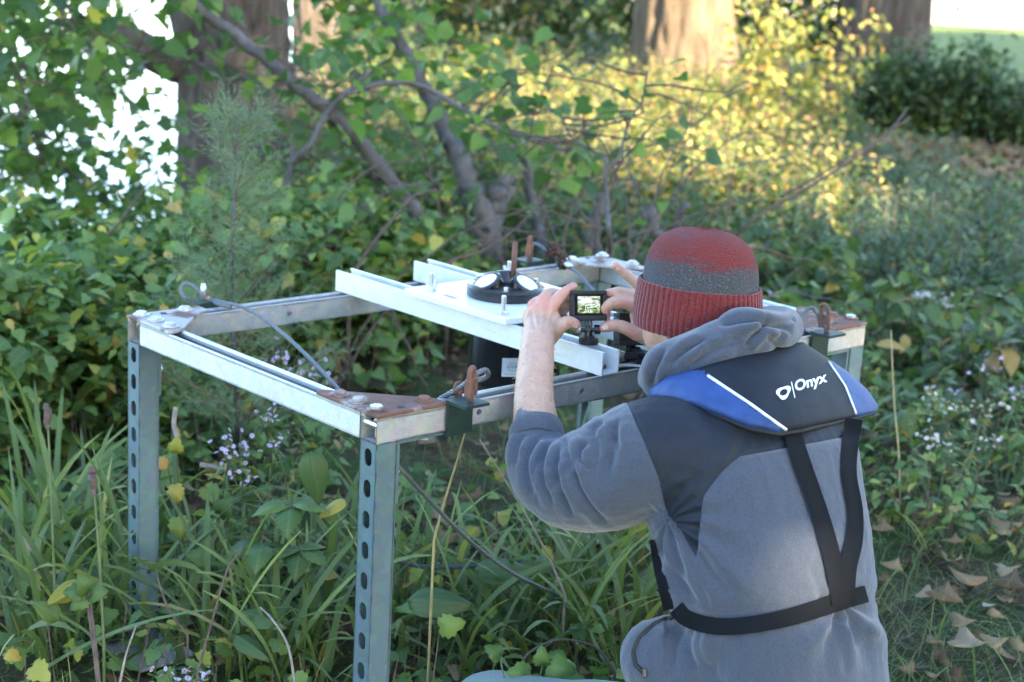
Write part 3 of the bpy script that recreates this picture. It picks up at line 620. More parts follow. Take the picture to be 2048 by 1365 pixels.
def crease_(lines, A, w):
    out = np.zeros(len(V)); sel = fb & (pxb > 1030) & (pxb < 1320) & (pyb > 520) & (pyb < 720); q = np.stack([pxb[sel], pyb[sel]], 1); acc = np.zeros(len(q))
    for a_, b_ in lines:
        a_, b_ = np.array(a_, float), np.array(b_, float); e = b_-a_; t_ = np.clip(((q-a_)@e)/(e@e), 0, 1); acc += np.exp(-(np.linalg.norm(q-a_-t_[:, None]*e, axis=1)/w)**2)
    out[sel] = -A*acc; return out
disp += crease_([((1097, 610), (1092, 645)), ((1077, 612), (1081, 645)), ((1062, 628), (1070, 655))], .0022, 4.)
disp += crease_([((1123, 586), (1131, 597)), ((1126, 583), (1134, 594)), ((1138, 575), (1145, 584)), ((1136, 637), (1139, 652)), ((1144, 640), (1147, 654)), ((1226, 598), (1232, 614)), ((1230, 597), (1236, 613)), ((1238, 644), (1242, 658)), ((1222, 646), (1224, 660)), ((1240, 578), (1243, 590)), ((1258, 548), (1252, 558)), ((1250, 541), (1245, 550)), ((1066, 690), (1100, 684)), ((1268, 655), (1282, 672))], .0013, 1.9)
disp -= crease_([((1086, 612), (1082, 660)), ((1106, 615), (1094, 655)), ((1067, 622), (1074, 655))], .0012, 3.)
V += N*disp[:, None]; set_v(me, V)
knk = WP([(1106, 608, 2.935), (1086, 604, 2.942), (1067, 613, 2.948), (1147, 574, 2.955), (1152, 650, 2.925), (1212, 625, 2.945), (1208, 656, 2.94), (1231, 532, 2.962), (1212, 589, 2.95), (1132, 584, 2.945), (1250, 606, 2.936), (1262, 664, 2.94)])
red = np.zeros(len(V))
for q in knk: red += np.exp(-((V-q)**2).sum(1)/(2*.011**2))
red += np.exp(-((V-(HC-HR*.085-HU*.03))**2).sum(1)/(2*.018**2))*1.1
set_attr(me, 'red', np.clip(red, 0, 1))
t = NT('skin'); n = t.noise(60, 5, None, .65); n2 = t.noise(14, 3)
c = t.ramp(n, [(.3, (.38, .235, .165)), (.7, (.49, .325, .24))]); c = t.mix(t.math('MULTIPLY', n2, .45), c, (.50, .27, .19))
c = t.mix(t.math('MULTIPLY', t.attr('red'), .6), c, (.52, .20, .155))
t.set(Base_Color=c, Roughness=.52, Specular_IOR_Level=.4, Subsurface_Weight=.10, Subsurface_Radius=(.008, .003, .0015), Subsurface_Scale=.6); t.bump(t.noise(420, 3), .18, .0008)
body = obj('body', me, t.m, person)
nail_m = plain('fingernail', (.55, .38, .32), .3, 0, .05, 100, 0)
bvh_b = BVHTree.FromPolygons([V3(v) for v in V], [tuple(p.vertices) for p in me.polygons])
def cast(bvh, px, py):
    d = CF+CR*(px-1024)/F_PX-CU*(py-682.5)/F_PX; d = d/np.linalg.norm(d); h = bvh.ray_cast(V3(CC), V3(d))
    return (np.array(h[0]), np.array(h[1])) if h[0] is not None else (None, None)
for (px, py, ax_, wd, ln) in ((1211, 655, (-1, .12), 10, 12), (1150, 652, (.8, .6), 9, 10), (1235, 537, (-.7, -.7), 6, 8)):
    mb = MB(); a = np.array(ax_); b = np.array([-a[1], a[0]]); pts = []
    for k in range(14):
        q = np.array([px, py])+a*ln/2*math.cos(2*math.pi*k/14)+b*wd/2*math.sin(2*math.pi*k/14); h, nn = cast(bvh_b, *q)
        if h is not None: pts.append(h+nn*.0007)
    if len(pts) > 8: mb.add(pts, [tuple(range(len(pts)))]); mb.build('fingernail', nail_m, body)
# short pale hair on the forearm
mb = MB(); A0, A1 = W(1073, 862, 2.715), W(1076, 690, 2.86)
for k in range(650):
    q = np.array([rng.uniform(1030, 1112), rng.uniform(690, 850)]); h, nn = cast(bvh_b, *q)
    if h is None: continue
    dr = nn*.35+(A0-A1)/np.linalg.norm(A0-A1)*.5*(1 if k % 2 else .6)+rng.normal(0, .5, 3); dr /= np.linalg.norm(dr); sd = np.cross(dr, nn); sd = sd/(np.linalg.norm(sd)+1e-9)*.00014; L = rng.uniform(.005, .010)
    mb.add([h-sd, h+sd, h+dr*L*.6+nn*.001+sd*.6, h+dr*L+nn*.0005], [(0, 1, 2), (0, 2, 3)])
hair = mb.build('arm_hair', plain('fair_hair', (.52, .38, .26), .6, 0, .2, 50, 0), body); hair['kind'] = 'stuff'

# --- fleece jacket
mb = MB(); loft(mb, spine, 36)
limb(mb, [np.array(spine[4][0])-RT*.09+EZ*.02, W(1310, 915, 2.60), W(1210, 955, 2.63), W(1130, 958, 2.67), W(1084, 922, 2.695), W(1073, 872, 2.71)], [.105, .094, .085, .075, .059, .0425], 22, 6)
limb(mb, [np.array(spine[4][0])+RT*.10+EZ*.02, RS, RS*.5+RE*.5-EZ*.02, RE, RE*.55+RWr*.45], [.10, .085, .07, .058, .046], 18)
# pocket flap and hem pushed out at the hip
blob(mb, W(1345, 1330, 2.62), (RT, FD, EZ), (.07, .09, .075)); blob(mb, W(1694, 1245, 2.60), (RT, FD, EZ), (.050, .05, .035))
me = remesh(mb, 'jacket', .0034, 10, .5)
V = get_v(me); N = get_n(me); px, py, dz = proj(V); face = (N@(-CF)) > -.15
arm = catmull([W(1310, 915, 2.60), W(1210, 955, 2.63), W(1130, 958, 2.67), W(1084, 922, 2.695), W(1073, 872, 2.71)], 10); arm = np.array(arm)
al = np.concatenate([[0], np.cumsum(np.linalg.norm(np.diff(arm, axis=0), axis=1))]); al /= al[-1]
D2 = ((V[:, None, :]-arm[None])**2).sum(2); ia = D2.argmin(1); s_arm = al[ia]; arad = np.interp(s_arm, [0, .3, .6, .82, 1], [.094, .085, .075, .059, .0425]); near = np.clip((1.45-np.sqrt(D2.min(1))/arad)/.25, 0, 1)*np.clip((1345-px)/60, 0, 1)
disp = np.zeros(len(V))
wob = np.array([nz(p, 9, 5) for p in V]); wob2 = np.array([nz(p, 22, 8) for p in V])
fold = np.abs(np.sin((s_arm*6.2+wob*1.25+py*.0015)*math.pi)); fold = fold**.6*1.5-.85
disp += near*np.clip((s_arm-.32)/.25, 0, 1)*.0022*fold*(.45+.8*np.clip(wob2+.4, 0, 1))                      # pushed-up sleeve
big = np.array([nz((p[0]*5, p[1]*5, p[2]*3), 1, 2) for p in V]); disp += .006*big*(1-near*.5)
f1 = np.exp(-((px-1225-(py-850)*-.12)/14)**2)*np.clip((985-py)/60, 0, 1)*np.clip((py-845)/30, 0, 1); disp -= .011*f1*near                  # deep crease by the shoulder
f2 = np.exp(-((px-1190+(py-900)*.1)/10)**2)*np.clip((1000-py)/80, 0, 1)*np.clip((py-860)/30, 0, 1); disp -= .007*f2*near
# torso: drag folds fanning from the armpit and from the belt
tor = (1-near)*(px > 1290)
a1 = np.arctan2(py-1040, px-1330); disp += tor*.006*np.sin(a1*13+wob*1.5)*np.exp(-((px-1370)**2/110.**2+(py-1130)**2/120.**2))
a2 = np.arctan2(py-1200, px-1690); disp += tor*.008*np.sin(a2*9+wob)*np.exp(-((px-1690)**2/90.**2+(py-1275)**2/75.**2))
disp += tor*.006*np.sin((px-1390+(py-1250)*.35)/17.)*np.exp(-((px-1400)/75.)**2)*np.clip((py-1245)/40, 0, 1)
disp -= tor*.007*np.exp(-((py-1228+(px-1540)*.10-np.where(px < 1440, (1440-px)*.2, 0))/24.)**2)*(px > 1330)                              # belt pulls the cloth in
disp -= tor*.0015*np.exp(-((px-1657)/9.)**2)*np.clip((py-1225)/30, 0, 1)                                                                   # side seam
def crease(px, py, lines, A, w=4.5, ridge=.55):
    out = np.zeros(len(px)); q = np.stack([px, py], 1)
    for ln in lines:
        a_ = ln[0] if isinstance(ln[0], float) else 1.; pts = np.array([p for p in ln if not isinstance(p, float)], float); P = np.array(catmull([(x, y, 0) for x, y in pts], 5))[:, :2]; d = np.full(len(q), 1e9); tt = np.zeros(len(q))
        for i in range(len(P)-1):
            e = P[i+1]-P[i]; w_ = q-P[i]; t_ = np.clip((w_@e)/(e@e+1e-9), 0, 1); dd = np.linalg.norm(w_-t_[:, None]*e, axis=1); m_ = dd < d; d[m_] = dd[m_]; tt[m_] = (i+t_[m_])/(len(P)-1)
        f = np.sqrt(np.clip(1-(2*tt-1)**4, 0, 1)); out += a_*f*(-np.exp(-(d/w)**2)+ridge*np.exp(-((d-2.6*w)/(1.7*w))**2))
    return A*out
SLV = [[1.0, (1174, 884), (1160, 898), (1160, 920), (1178, 940)], [(1148, 916), (1154, 965), (1178, 1010), (1214, 1048)], [(1120, 890), (1114, 938), (1124, 988), (1146, 1034)], [(1100, 884), (1086, 924), (1090, 966), (1108, 1008)], [.8, (1078, 878), (1058, 912), (1056, 948), (1068, 990)], [.6, (1048, 872), (1037, 895), (1034, 930)], [(1205, 842), (1188, 856), (1184, 872)], [.7, (1130, 880), (1140, 920), (1138, 950)], [.7, (1104, 930), (1110, 960), (1106, 985)], [.6, (1235, 838), (1228, 870), (1238, 900)]]
TSO = [[(1335, 1034), (1345, 1070), (1380, 1125), (1404, 1180), (1418, 1222)], [(1308, 1062), (1330, 1122), (1358, 1170), (1396, 1208)], [.7, (1318, 1040), (1338, 1090), (1366, 1150)], [1.2, (1372, 1240), (1375, 1290), (1397, 1340)], [(1354, 1240), (1350, 1298), (1342, 1335)], [.8, (1396, 1250), (1400, 1300), (1420, 1360)], [1.2, (1676, 1228), (1702, 1258), (1712, 1295)], [.7, (1670, 1232), (1682, 1280), (1690, 1350)], [.5, (1420, 1230), (1424, 1300), (1426, 1364)], [.45, (1470, 1240), (1480, 1300)], [.5, (1400, 1120), (1440, 1170), (1500, 1200)], [.5, (1620, 1130), (1640, 1175), (1650, 1200)]]
disp += crease(px, py, SLV, .0068, 5.4)*near*face + crease(px, py, TSO, .0050, 8., .4)*(1-near)*face
disp += np.array([.0005*nz(p, 48, 11)+.0005*nz(p, 95, 13) for p in V])
V = V+N*disp[:, None]; set_v(me, V); px, py, dz = proj(V)
YOKE = np.array([(1252, 800), (1288, 885), (1316, 955), (1334, 1030), (1362, 1066), (1392, 1115), (1400, 1042), (1406, 992), (1440, 948), (1482, 912), (1570, 895), (1695, 872), (1716, 884), (1738, 918), (1752, 962), (1830, 980), (1830, 560), (1252, 560)], float)
def poly_sd(P, x, y):
    q = np.stack([x, y], 1); d = np.full(len(q), 1e9); ins = np.zeros(len(q), bool); n = len(P)
    for i in range(n):
        a, b = P[i], P[(i+1) % n]; e = b-a; w_ = q-a; tt = np.clip((w_@e)/(e@e), 0, 1); d = np.minimum(d, np.linalg.norm(w_-tt[:, None]*e, axis=1))
        c1 = (a[1] <= q[:, 1]) & (b[1] > q[:, 1]); c2 = (a[1] > q[:, 1]) & (b[1] <= q[:, 1]); cr = e[0]*w_[:, 1]-e[1]*w_[:, 0]
        ins ^= (c1 & (cr > 0)) | (c2 & (cr < 0))
    return np.where(ins, d, -d)
sd = poly_sd(YOKE, px, py); sd = np.where(face, sd, np.where(V[:, 2] > .6, 30, -30)); sd = np.where((s_arm > .12) & (near > .9) & (px < 1262), -np.abs(sd), sd)
nylon = np.clip(sd/2., 0, 1)
N = get_n(me); V += N*(-.0026*np.exp(-(sd/3.5)**2)*face)[:, None] - N*(.0015*nylon*face)[:, None]
V += N*(.0016*nylon*face*np.sin(px*.10+py*.05+wob*6)*np.clip(wob2*2, 0, 1))[:, None]; set_v(me, V)
set_attr(me, 'panel', np.clip(.5+sd/6., 0, 1))
t = NT('grey_fleece'); pn = t.ramp(t.attr('panel'), [(.47, (0, 0, 0)), (.53, (1, 1, 1))]); n = t.noise(700, 3, None, .7); n2 = t.noise(270, 3, None, .65); n3 = t.noise(12, 4)
fl = t.ramp(t.mix(.6, n, n2), [(.36, (.034, .043, .063)), (.7, (.062, .077, .108))]); fl = t.mix(t.math('MULTIPLY', n3, .3), fl, (.052, .064, .09))
ny = t.ramp(t.noise(35, 3), [(.3, (.0095, .0135, .021)), (.7, (.015, .020, .030))])
t.set(Base_Color=t.mix(pn, fl, ny), Roughness=t.math('SUBTRACT', .95, t.math('MULTIPLY', pn, .40)), Specular_IOR_Level=.2, Sheen_Weight=t.math('SUBTRACT', .35, t.math('MULTIPLY', pn, .33)), Sheen_Roughness=.5)
b1 = t.bump(t.mix(.6, n, n2), .7, .0024); jacket = obj('jacket', me, t.m, person); fleece = t.m
bvh_j = BVHTree.FromPolygons([V3(v) for v in V], [tuple(p.vertices) for p in me.polygons])
# cuff of the pushed-up sleeve
mb = MB(); cc = [W(1073, 884, 2.702), W(1073, 872, 2.708), W(1072, 860, 2.714), W(1071, 853, 2.718)]; mb.tube(cc, [.0425, .0440, .0432, .0405], 30, cap=False); mb.tube(cc[2:]+[cc[3]*1.0+(cc[1]-cc[2])*.6], [.0428, .0402, .0392], 30, cap=False)
mb.build('cuff', fleece, jacket, smooth=True)

# --- hood lying round the neck
mb = MB(); NB = np.array([.322, 2.665, .735])
def hp(q): return W(*q)
roll = [(1300, 760, 2.72), (1330, 735, 2.68), (1390, 712, 2.67), (1450, 690, 2.68), (1510, 668, 2.70), (1555, 660, 2.76), (1560, 655, 2.84), (1520, 660, 2.93)]
limb(mb, WP(roll), [.020, .040, .041, .041, .040, .034, .034, .03], 18, 6)
roll2 = [(1310, 745, 2.74), (1360, 712, 2.71), (1420, 690, 2.71), (1480, 664, 2.73), (1530, 650, 2.78), (1540, 640, 2.85)]
limb(mb, WP(roll2), [.02, .026, .028, .028, .028, .024], 16, 6)
blob(mb, W(1318, 760, 2.70), (CR, CU, CF), (.030, .034, .04)); blob(mb, W(1440, 740, 2.72), (RT, FD, EZ), (.12, .05, .05))
me = remesh(mb, 'hood', .0042, 8, .5); V = get_v(me); N = get_n(me); px, py, dz = proj(V)
d = np.array([.005*nz(p, 11, 4)+.0025*nz(p, 30, 6) for p in V]); d -= .006*np.exp(-((py-(668+(1500-px)*.33))/7.)**2)*(px > 1400)*(px < 1590); d -= .006*np.exp(-((px-1545-(py-680)*.6)/7.)**2)*np.clip((py-655)/20, 0, 1)
d += crease(px, py, [[1.2, (1538, 640), (1520, 662), (1502, 682), (1494, 694)], [1.2, (1440, 650), (1500, 641), (1556, 650), (1584, 664)], [(1408, 678), (1372, 700), (1334, 730)], [.8, (1470, 690), (1420, 706), (1380, 735)], [.8, (1330, 700), (1308, 740), (1300, 775)], [.7, (1560, 660), (1566, 672), (1558, 686)]], .0085, 5.5)
V += N*d[:, None]; set_v(me, V); hood = obj('hood', me, fleece, person); set_attr(me, 'panel', np.zeros(len(V)))
bvh_h = BVHTree.FromPolygons([V3(v) for v in V], [tuple(p.vertices) for p in me.polygons])

# --- beanie
red_k = NT('beanie_knit'); v = red_k.coord('Object'); hz_ = red_k.attr('hgt'); n = red_k.noise(1., 5, red_k.mapping((17, 17, 240)), .7); nf = red_k.noise(520, 3, None, .7)
grey = red_k.ramp(nf, [(.3, (.030, .032, .038)), (.60, (.075, .080, .090)), (.72, (.30, .30, .32))]); redc = red_k.ramp(nf, [(.3, (.095, .016, .017)), (.7, (.22, .044, .041))])
lim = red_k.math('ADD', red_k.math('MULTIPLY', red_k.math('SUBTRACT', n, .5), 3.2), red_k.math('MULTIPLY', red_k.math('SUBTRACT', hz_, .53), 3.4))
mk = red_k.ramp(red_k.math('ADD', lim, .2), [(.05, (0, 0, 0)), (.55, (1, 1, 1))]); fleck = red_k.ramp(red_k.noise(1., 3, red_k.mapping((28, 28, 260)), .5), [(.53, (0, 0, 0)), (.64, (1, 1, 1))])
mk = red_k.math('SUBTRACT', mk, red_k.math('MULTIPLY', fleck, .35)); red_k.set(Base_Color=red_k.mix(mk, grey, redc), Roughness=.95, Specular_IOR_Level=.1, Sheen_Weight=.08); red_k.bump(red_k.mix(.5, nf, red_k.noise(330, 2)), 1., .004)
rib_k = NT('rib_knit'); nf = rib_k.noise(700, 2); fl = rib_k.ramp(rib_k.noise(1., 3, rib_k.mapping((150, 150, 330)), .5), [(.60, (0, 0, 0)), (.66, (1, 1, 1))])
rc = rib_k.ramp(nf, [(.3, (.085, .011, .012)), (.7, (.19, .027, .026))]); rib_k.set(Base_Color=rib_k.mix(rib_k.math('MULTIPLY', fl, .75), rc, (.09, .065, .075)), Roughness=.95, Specular_IOR_Level=.15, Sheen_Weight=.3)
wv = rib_k.node('TexWave', {'Scale': 110., 'Vector': rib_k.coord(), 'Distortion': .4}, wave_type='BANDS', bands_direction='Z').outputs['Fac']; rib_k.bump(rib_k.mix(.6, nf, wv), .6, .0015)
unit_ = lambda a: a/np.linalg.norm(a)
def hat_ring(r, h, n, fn=None): 
    out = []
    for j in range(n):
        a = 2*math.pi*j/n; rr = r*(fn(a, h) if fn else 1); out.append(HC+HU*h+HR*rr*math.cos(a)*.945+HF*rr*math.sin(a)*1.10)
    return out
SCL = .0003*0+.000817
prof_c = [(.0905, -.012), (.0905, .008), (.0900, .026), (.0880, .043), (.0840, .060), (.0765, .076), (.0655, .0885), (.050, .0975), (.033, .1025), (.016, .1045), (.002, .105)]
pp = catmull([(r, h, 0) for r, h in prof_c], 4); mb = MB()
mb.rings([hat_ring(p[0], p[1], 72, lambda a, h: 1+.016*noise.noise(Vector((math.cos(a)*2, math.sin(a)*2, h*14)))-.020*max(0, math.cos((a-1.0)*2))*max(0, (h-.06)/.04)) for p in pp])
me = mb.mesh('beanie', True); V = get_v(me); hh = (V-HC)@HU; set_attr(me, 'hgt', np.clip((hh+.01)/.115, 0, 1)); hat = obj('beanie', me, red_k.m, person)
hn = get_n(me); mb = MB(); pick = rng.integers(0, len(V), 5200)
for i in pick:
    p = V[i]+rng.normal(0, .0035, 3); r0 = p-HC; nn_ = hn[i]; p = p-nn_*((p-V[i])@nn_); d_ = unit_(nn_*.8+rng.normal(0, .7, 3)); sd_ = np.cross(d_, nn_); sd_ = sd_/(np.linalg.norm(sd_)+1e-9)*.00018; L_ = rng.uniform(.0015, .0042)
    mb.add([p-sd_, p+sd_, p+d_*L_], [(0, 1, 2)])
fz = mb.mesh('wool_fuzz'); set_attr(fz, 'hgt', np.clip(((get_v(fz)-HC)@HU+.01)/.115, 0, 1)); fz = obj('wool_fuzz', fz, red_k.m, hat); fz['kind'] = 'stuff'
cuffp = [(.0925, -.058), (.0975, -.062), (.1000, -.056), (.1008, -.040), (.1000, -.020), (.0985, -.002), (.0972, .010), (.0955, .0155), (.0925, .0145), (.0905, .004)]
mb = MB(); NR = 62; nn = NR*6
def rib(a, h):
    ph = (a*NR/(2*math.pi)+.35*noise.noise(Vector((math.cos(a)*3, math.sin(a)*3, h*18)))) % 1.
    return 1+(.010-.030*math.exp(-((ph-.5)/.13)**2))+.010*noise.noise(Vector((math.cos(a)*2.5, math.sin(a)*2.5, h*10)))
mb.rings([hat_ring(p[0], p[1], nn, rib) for p in catmull([(r, h, 0) for r, h in cuffp], 4)], cap=False)
mb.build('rolled_cuff', rib_k.m, hat, smooth=True)

# --- inflatable life vest
navy = NT('navy_nylon'); n = navy.node('TexWave', {'Scale': 260., 'Vector': navy.coord()}, wave_type='BANDS', bands_direction='DIAGONAL').outputs['Fac']; navy.set(Base_Color=navy.ramp(navy.noise(25, 3), [(.3, (.0075, .0095, .015)), (.7, (.012, .0145, .021))]), Roughness=.68, Specular_IOR_Level=.2); navy.bump(navy.mix(.4, n, navy.noise(30, 4)), .25, .0012)
blue = NT('blue_nylon'); blue.set(Base_Color=blue.ramp(blue.noise(40, 3), [(.3, (.016, .042, .140)), (.7, (.026, .064, .20))]), Roughness=.62, Specular_IOR_Level=.25); blue.bump(blue.noise(60, 5), .4, .002)
pipe_m = plain('reflective_piping', (.62, .64, .66), .45, 0, .08, 200, .1); web_m = NT('black_webbing'); wv = web_m.node('TexWave', {'Scale': 330., 'Vector': web_m.coord()}, wave_type='BANDS', bands_direction='Z').outputs['Fac']
web_m.set(Base_Color=web_m.ramp(wv, [(.2, (.005, .0065, .009)), (.8, (.010, .012, .016))]), Roughness=.8, Specular_IOR_Level=.15); web_m.bump(wv, .7, .001); web_m = web_m.m
vest_top = [(1296, 782), (1335, 752), (1378, 742), (1440, 722), (1500, 704), (1560, 690), (1606, 684), (1655, 716), (1700, 747), (1735, 780), (1757, 812)]
vest_bot = [(1298, 793), (1335, 800), (1385, 812), (1440, 833), (1500, 858), (1560, 868), (1600, 862), (1650, 850), (1700, 839), (1735, 830), (1756, 822)]
NS, NTT = 60, 22
def poly_at(P, t_): x = t_*(len(P)-1); i = min(int(x), len(P)-2); f = x-i; return (P[i][0]*(1-f)+P[i+1][0]*f, P[i][1]*(1-f)+P[i+1][1]*f)
pxs = np.array([[(1-j/NTT)*np.array(poly_at(vest_top, i/NS))+j/NTT*np.array(poly_at(vest_bot, i/NS)) for j in range(NTT+1)] for i in range(NS+1)])
A_, B_ = [], []
for q in pxs.reshape(-1, 2):
    h, _ = cast(bvh_j, *q); h2, _ = cast(bvh_h, *q)
    ds = [((x-CC)@CF) for x in (h, h2) if x is not None]
    if ds and min(ds) < 2.80: A_.append([1, q[0]-1540, q[1]-780, (q[0]-1540)**2, (q[0]-1540)*(q[1]-780), (q[1]-780)**2]); B_.append(min(ds))
co = np.linalg.lstsq(np.array(A_)*[1, 1e-2, 1e-2, 1e-4, 1e-4, 1e-4], np.array(B_), rcond=None)[0]
def vdepth(x, y): x -= 1540; y -= 780; return float(np.array([1, x*1e-2, y*1e-2, x*x*1e-4, x*y*1e-4, y*y*1e-4])@co)
vest = empty('life_vest', (.4, 2.5, .62)); vest.parent = person; vest.matrix_parent_inverse = wmat(person).inverted()
def vpt(i, j, out):
    q = pxs[i, j]; s_, u_ = i/NS, j/NTT; e = (1-abs(2*s_-1)**6)**.5*(1-abs(2*u_-1)**4)**.5; puff = .030*e
    d0 = vdepth(*q); w_ = (.0024*nz((s_*9, u_*5, 1.5), 2.2)+.0030*nz((s_*26, u_*7, 4.5), 1.6)*max(0, u_-.55)/.45)*e; edge = .004*math.sin(s_*55)*max(0, u_-.85)/.15
    return W(q[0], q[1]+edge*200*.5, d0-.010-(puff+w_ if out else -.014))
mb = MB(); gi = lambda i, j: i*(NTT+1)+j
front = [vpt(i, j, True) for i in range(NS+1) for j in range(NTT+1)]; back = [vpt(i, j, False) for i in range(NS+1) for j in range(NTT+1)]; off = len(front); fs, ms = [], []
P1, P2 = np.array([(1414, 748), (1575, 864)]), np.array([(1655, 718), (1690, 770), (1714, 836)])
def side1(x, y): (x0, y0), (x1, y1) = P1; return (x-x0)*(y1-y0)-(y-y0)*(x1-x0)
for i in range(NS):
    for j in range(NTT):
        q = (pxs[i, j]+pxs[i+1, j+1])/2; xr = np.interp(q[1], P2[:, 1], P2[:, 0]); bl = (side1(*q) < 0 and q[1] > 742) or q[0] > xr+2
        fs.append((gi(i, j), gi(i, j+1), gi(i+1, j+1), gi(i+1, j))); ms.append(1 if bl else 0); fs.append((off+gi(i, j), off+gi(i+1, j), off+gi(i+1, j+1), off+gi(i, j+1))); ms.append(0)
per = [(i, 0) for i in range(NS)]+[(NS, j) for j in range(NTT)]+[(i, NTT) for i in range(NS, 0, -1)]+[(0, j) for j in range(NTT, 0, -1)]
for a, b in zip(per, per[1:]+per[:1]): fs.append((gi(*a), gi(*b), off+gi(*b), off+gi(*a))); ms.append(0)
mb.v = [tuple(p) for p in front+back]; mb.f = fs; mb.m = ms
pad = mb.build('collar_pad', [navy.m, blue.m], vest, smooth=True)
bvh_v = BVHTree.FromPolygons([V3(v) for v in mb.v], [f for f in mb.f])
def drape(pts, r, nm, mt, par, off_=.001):
    P = []
    for q in pts:
        h, nn = cast(bvh_v, *q)
        if h is not None: P.append(h-CF*off_)
    m_ = MB(); m_.tube(P, r, 8); return m_.build(nm, mt, par, smooth=True)
def dens(P, n=16): return [poly_at(P, k/(n-1)) for k in range(n)]
hem_m = plain('dark_binding', (.012, .014, .018), .8)
hemP = [vpt(i, NTT, True) for i in range(NS+1)]; mb = MB(); mb.tube([p-CF*.001 for p in hemP[2:-2]], .0032, 7); mb.build('hem', hem_m, pad, smooth=True)
drape(dens([(1416, 752), (1500, 808), (1572, 860)]), .0026, 'piping', pipe_m, pad); drape(dens([(1657, 724), (1690, 772), (1712, 828)]), .0022, 'piping', pipe_m, pad)
def on_pad(P, Fs, o, ex, ey, nm, mt):
    vs = []
    for x, y in P:
        q = np.array(o)+x*np.array(ex)+y*np.array(ey); h, nn = cast(bvh_v, *q); vs.append(h-CF*.0016 if h is not None else W(q[0], q[1], vdepth(*q)-.044))
    m_ = MB(); m_.add(vs, Fs); m_.build(nm, mt, pad)
ex, ey = np.array((.955, -.30)), np.array((-.12, -1.))
P, Fs = text2d('Onyx', 29, .9); on_pad(P, Fs, (1590, 783), ex, ey, 'lettering', pipe_m)
P, Fs = [], []
for k in range(31):
    a = 2*math.pi*k/30; tri = 1+.16*math.cos(3*(a-.5)); P += [(14.5*tri*math.cos(a), 12.5*tri*math.sin(a)), (8.2*math.cos(a), 6.2*math.sin(a))]
on_pad(P, [(2*k, 2*k+2, 2*k+3, 2*k+1) for k in range(30)], (1567, 785), ex, ey, 'emblem', pipe_m)
on_pad([(-1, -16), (1, -16), (1, 16), (-1, 16)], [(0, 1, 2, 3)], (1586, 780), np.array((.955, -.30)), np.array((-.22, -1.)), 'emblem_bar', pipe_m)
def webbing(path, halfw, nm, off_=.003, n=40, bvh=bvh_j):
    """flat strap laid on the jacket: path of (x, y) with half-widths"""
    P = np.array(catmull([(x, y, w_) for (x, y), w_ in zip(path, halfw)], max(2, n//(len(path)-1)))); R = []; last = None; D = []
    for k, (x, y, w_) in enumerate(P):
        t_ = P[min(k+1, len(P)-1), :2]-P[max(k-1, 0), :2]; t_ /= np.linalg.norm(t_); nrm = np.array([-t_[1], t_[0]]); row = []
        for s_ in (-1, -.5, 0, .5, 1):
            q = np.array([x, y])+nrm*w_*s_; h, _ = cast(bvh, *q); row.append(((h-CC)@CF) if h is not None else np.nan)
        D.append((P[k, :2], nrm, w_, np.nanmedian(row) if np.isfinite(row).sum() > 2 else np.nan, np.array(row)))
    ds = np.array([d_[3] for d_ in D]); idx = np.arange(len(ds)); ok = ~np.isnan(ds); ds = np.interp(idx, idx[ok], ds[ok]); ds = np.convolve(np.pad(ds, 2, 'edge'), [.1, .2, .4, .2, .1], 'valid')
    m_ = MB()
    for k, (c_, nrm, w_, _, row) in enumerate(D):
        rr = np.clip(np.where(np.isnan(row), ds[k]+.008, row), ds[k]-.012, ds[k]+.012); rr = np.convolve(np.pad(rr, 1, 'edge'), [.25, .5, .25], 'valid'); 
        top = [W(*(c_+nrm*w_*s_), d_-off_) for s_, d_ in zip((-1, -.5, 0, .5, 1), rr)]; bot = [W(*(c_+nrm*w_*s_), d_-off_+.0022) for s_, d_ in zip((1, .5, 0, -.5, -1), rr[::-1])]
        R.append(top+bot)
    m_.rings(R); return m_.build(nm, web_m, vest, smooth=False, angle=50)
webbing([(1352, 1216), (1375, 1238), (1430, 1253), (1500, 1250), (1580, 1235), (1660, 1210), (1705, 1196), (1734, 1188)], [17, 17, 17, 17, 17.5, 18, 17.5, 17], 'waist_strap', .006)
webbing([(1582, 858), (1600, 915), (1625, 985), (1650, 1060), (1668, 1130), (1682, 1212)], [18, 18, 17.5, 17.5, 17.5, 17], 'back_strap', .009)
webbing([(1708, 838), (1700, 890), (1698, 950), (1710, 1020), (1709, 1080), (1696, 1140), (1692, 1212)], [18, 17, 16, 16, 17, 17.5, 17.5], 'back_strap', .012)
webbing([(1304, 1080), (1315, 1130), (1328, 1180), (1338, 1220)], [5, 9, 11, 11], 'front_edge', .002)
# --- trousers, boots
tr_m = NT('grey_green_cotton'); n = tr_m.noise(400, 3); tr_m.set(Base_Color=tr_m.ramp(n, [(.3, (.12, .16, .15)), (.7, (.19, .235, .22))]), Roughness=.9); tr_m.bump(n, .4, .001)
mb = MB(); PV = np.array([.468, 2.40, .20])
hl, hr = PV-RT*.09, PV+RT*.09; kl = np.array([-.005, 2.655, .086]); kr = hr+FD*.30+RT*.09+np.array([0, 0, -.07]); fl_ = hl+np.array([.09, -.16, -.135]); fr_ = hr+np.array([.10, -.12, -.135])
limb(mb, [hl-EZ*.0, hl*.5+kl*.5-EZ*.005, kl], [.10, .094, .082]); limb(mb, [kl-EZ*.005, kl*.5+fl_*.5-EZ*.02, fl_], [.074, .06, .05]); limb(mb, [hr, hr*.5+kr*.5, kr], [.105, .095, .075]); limb(mb, [kr, kr*.5+fr_*.5-EZ*.02, fr_], [.075, .065, .05])
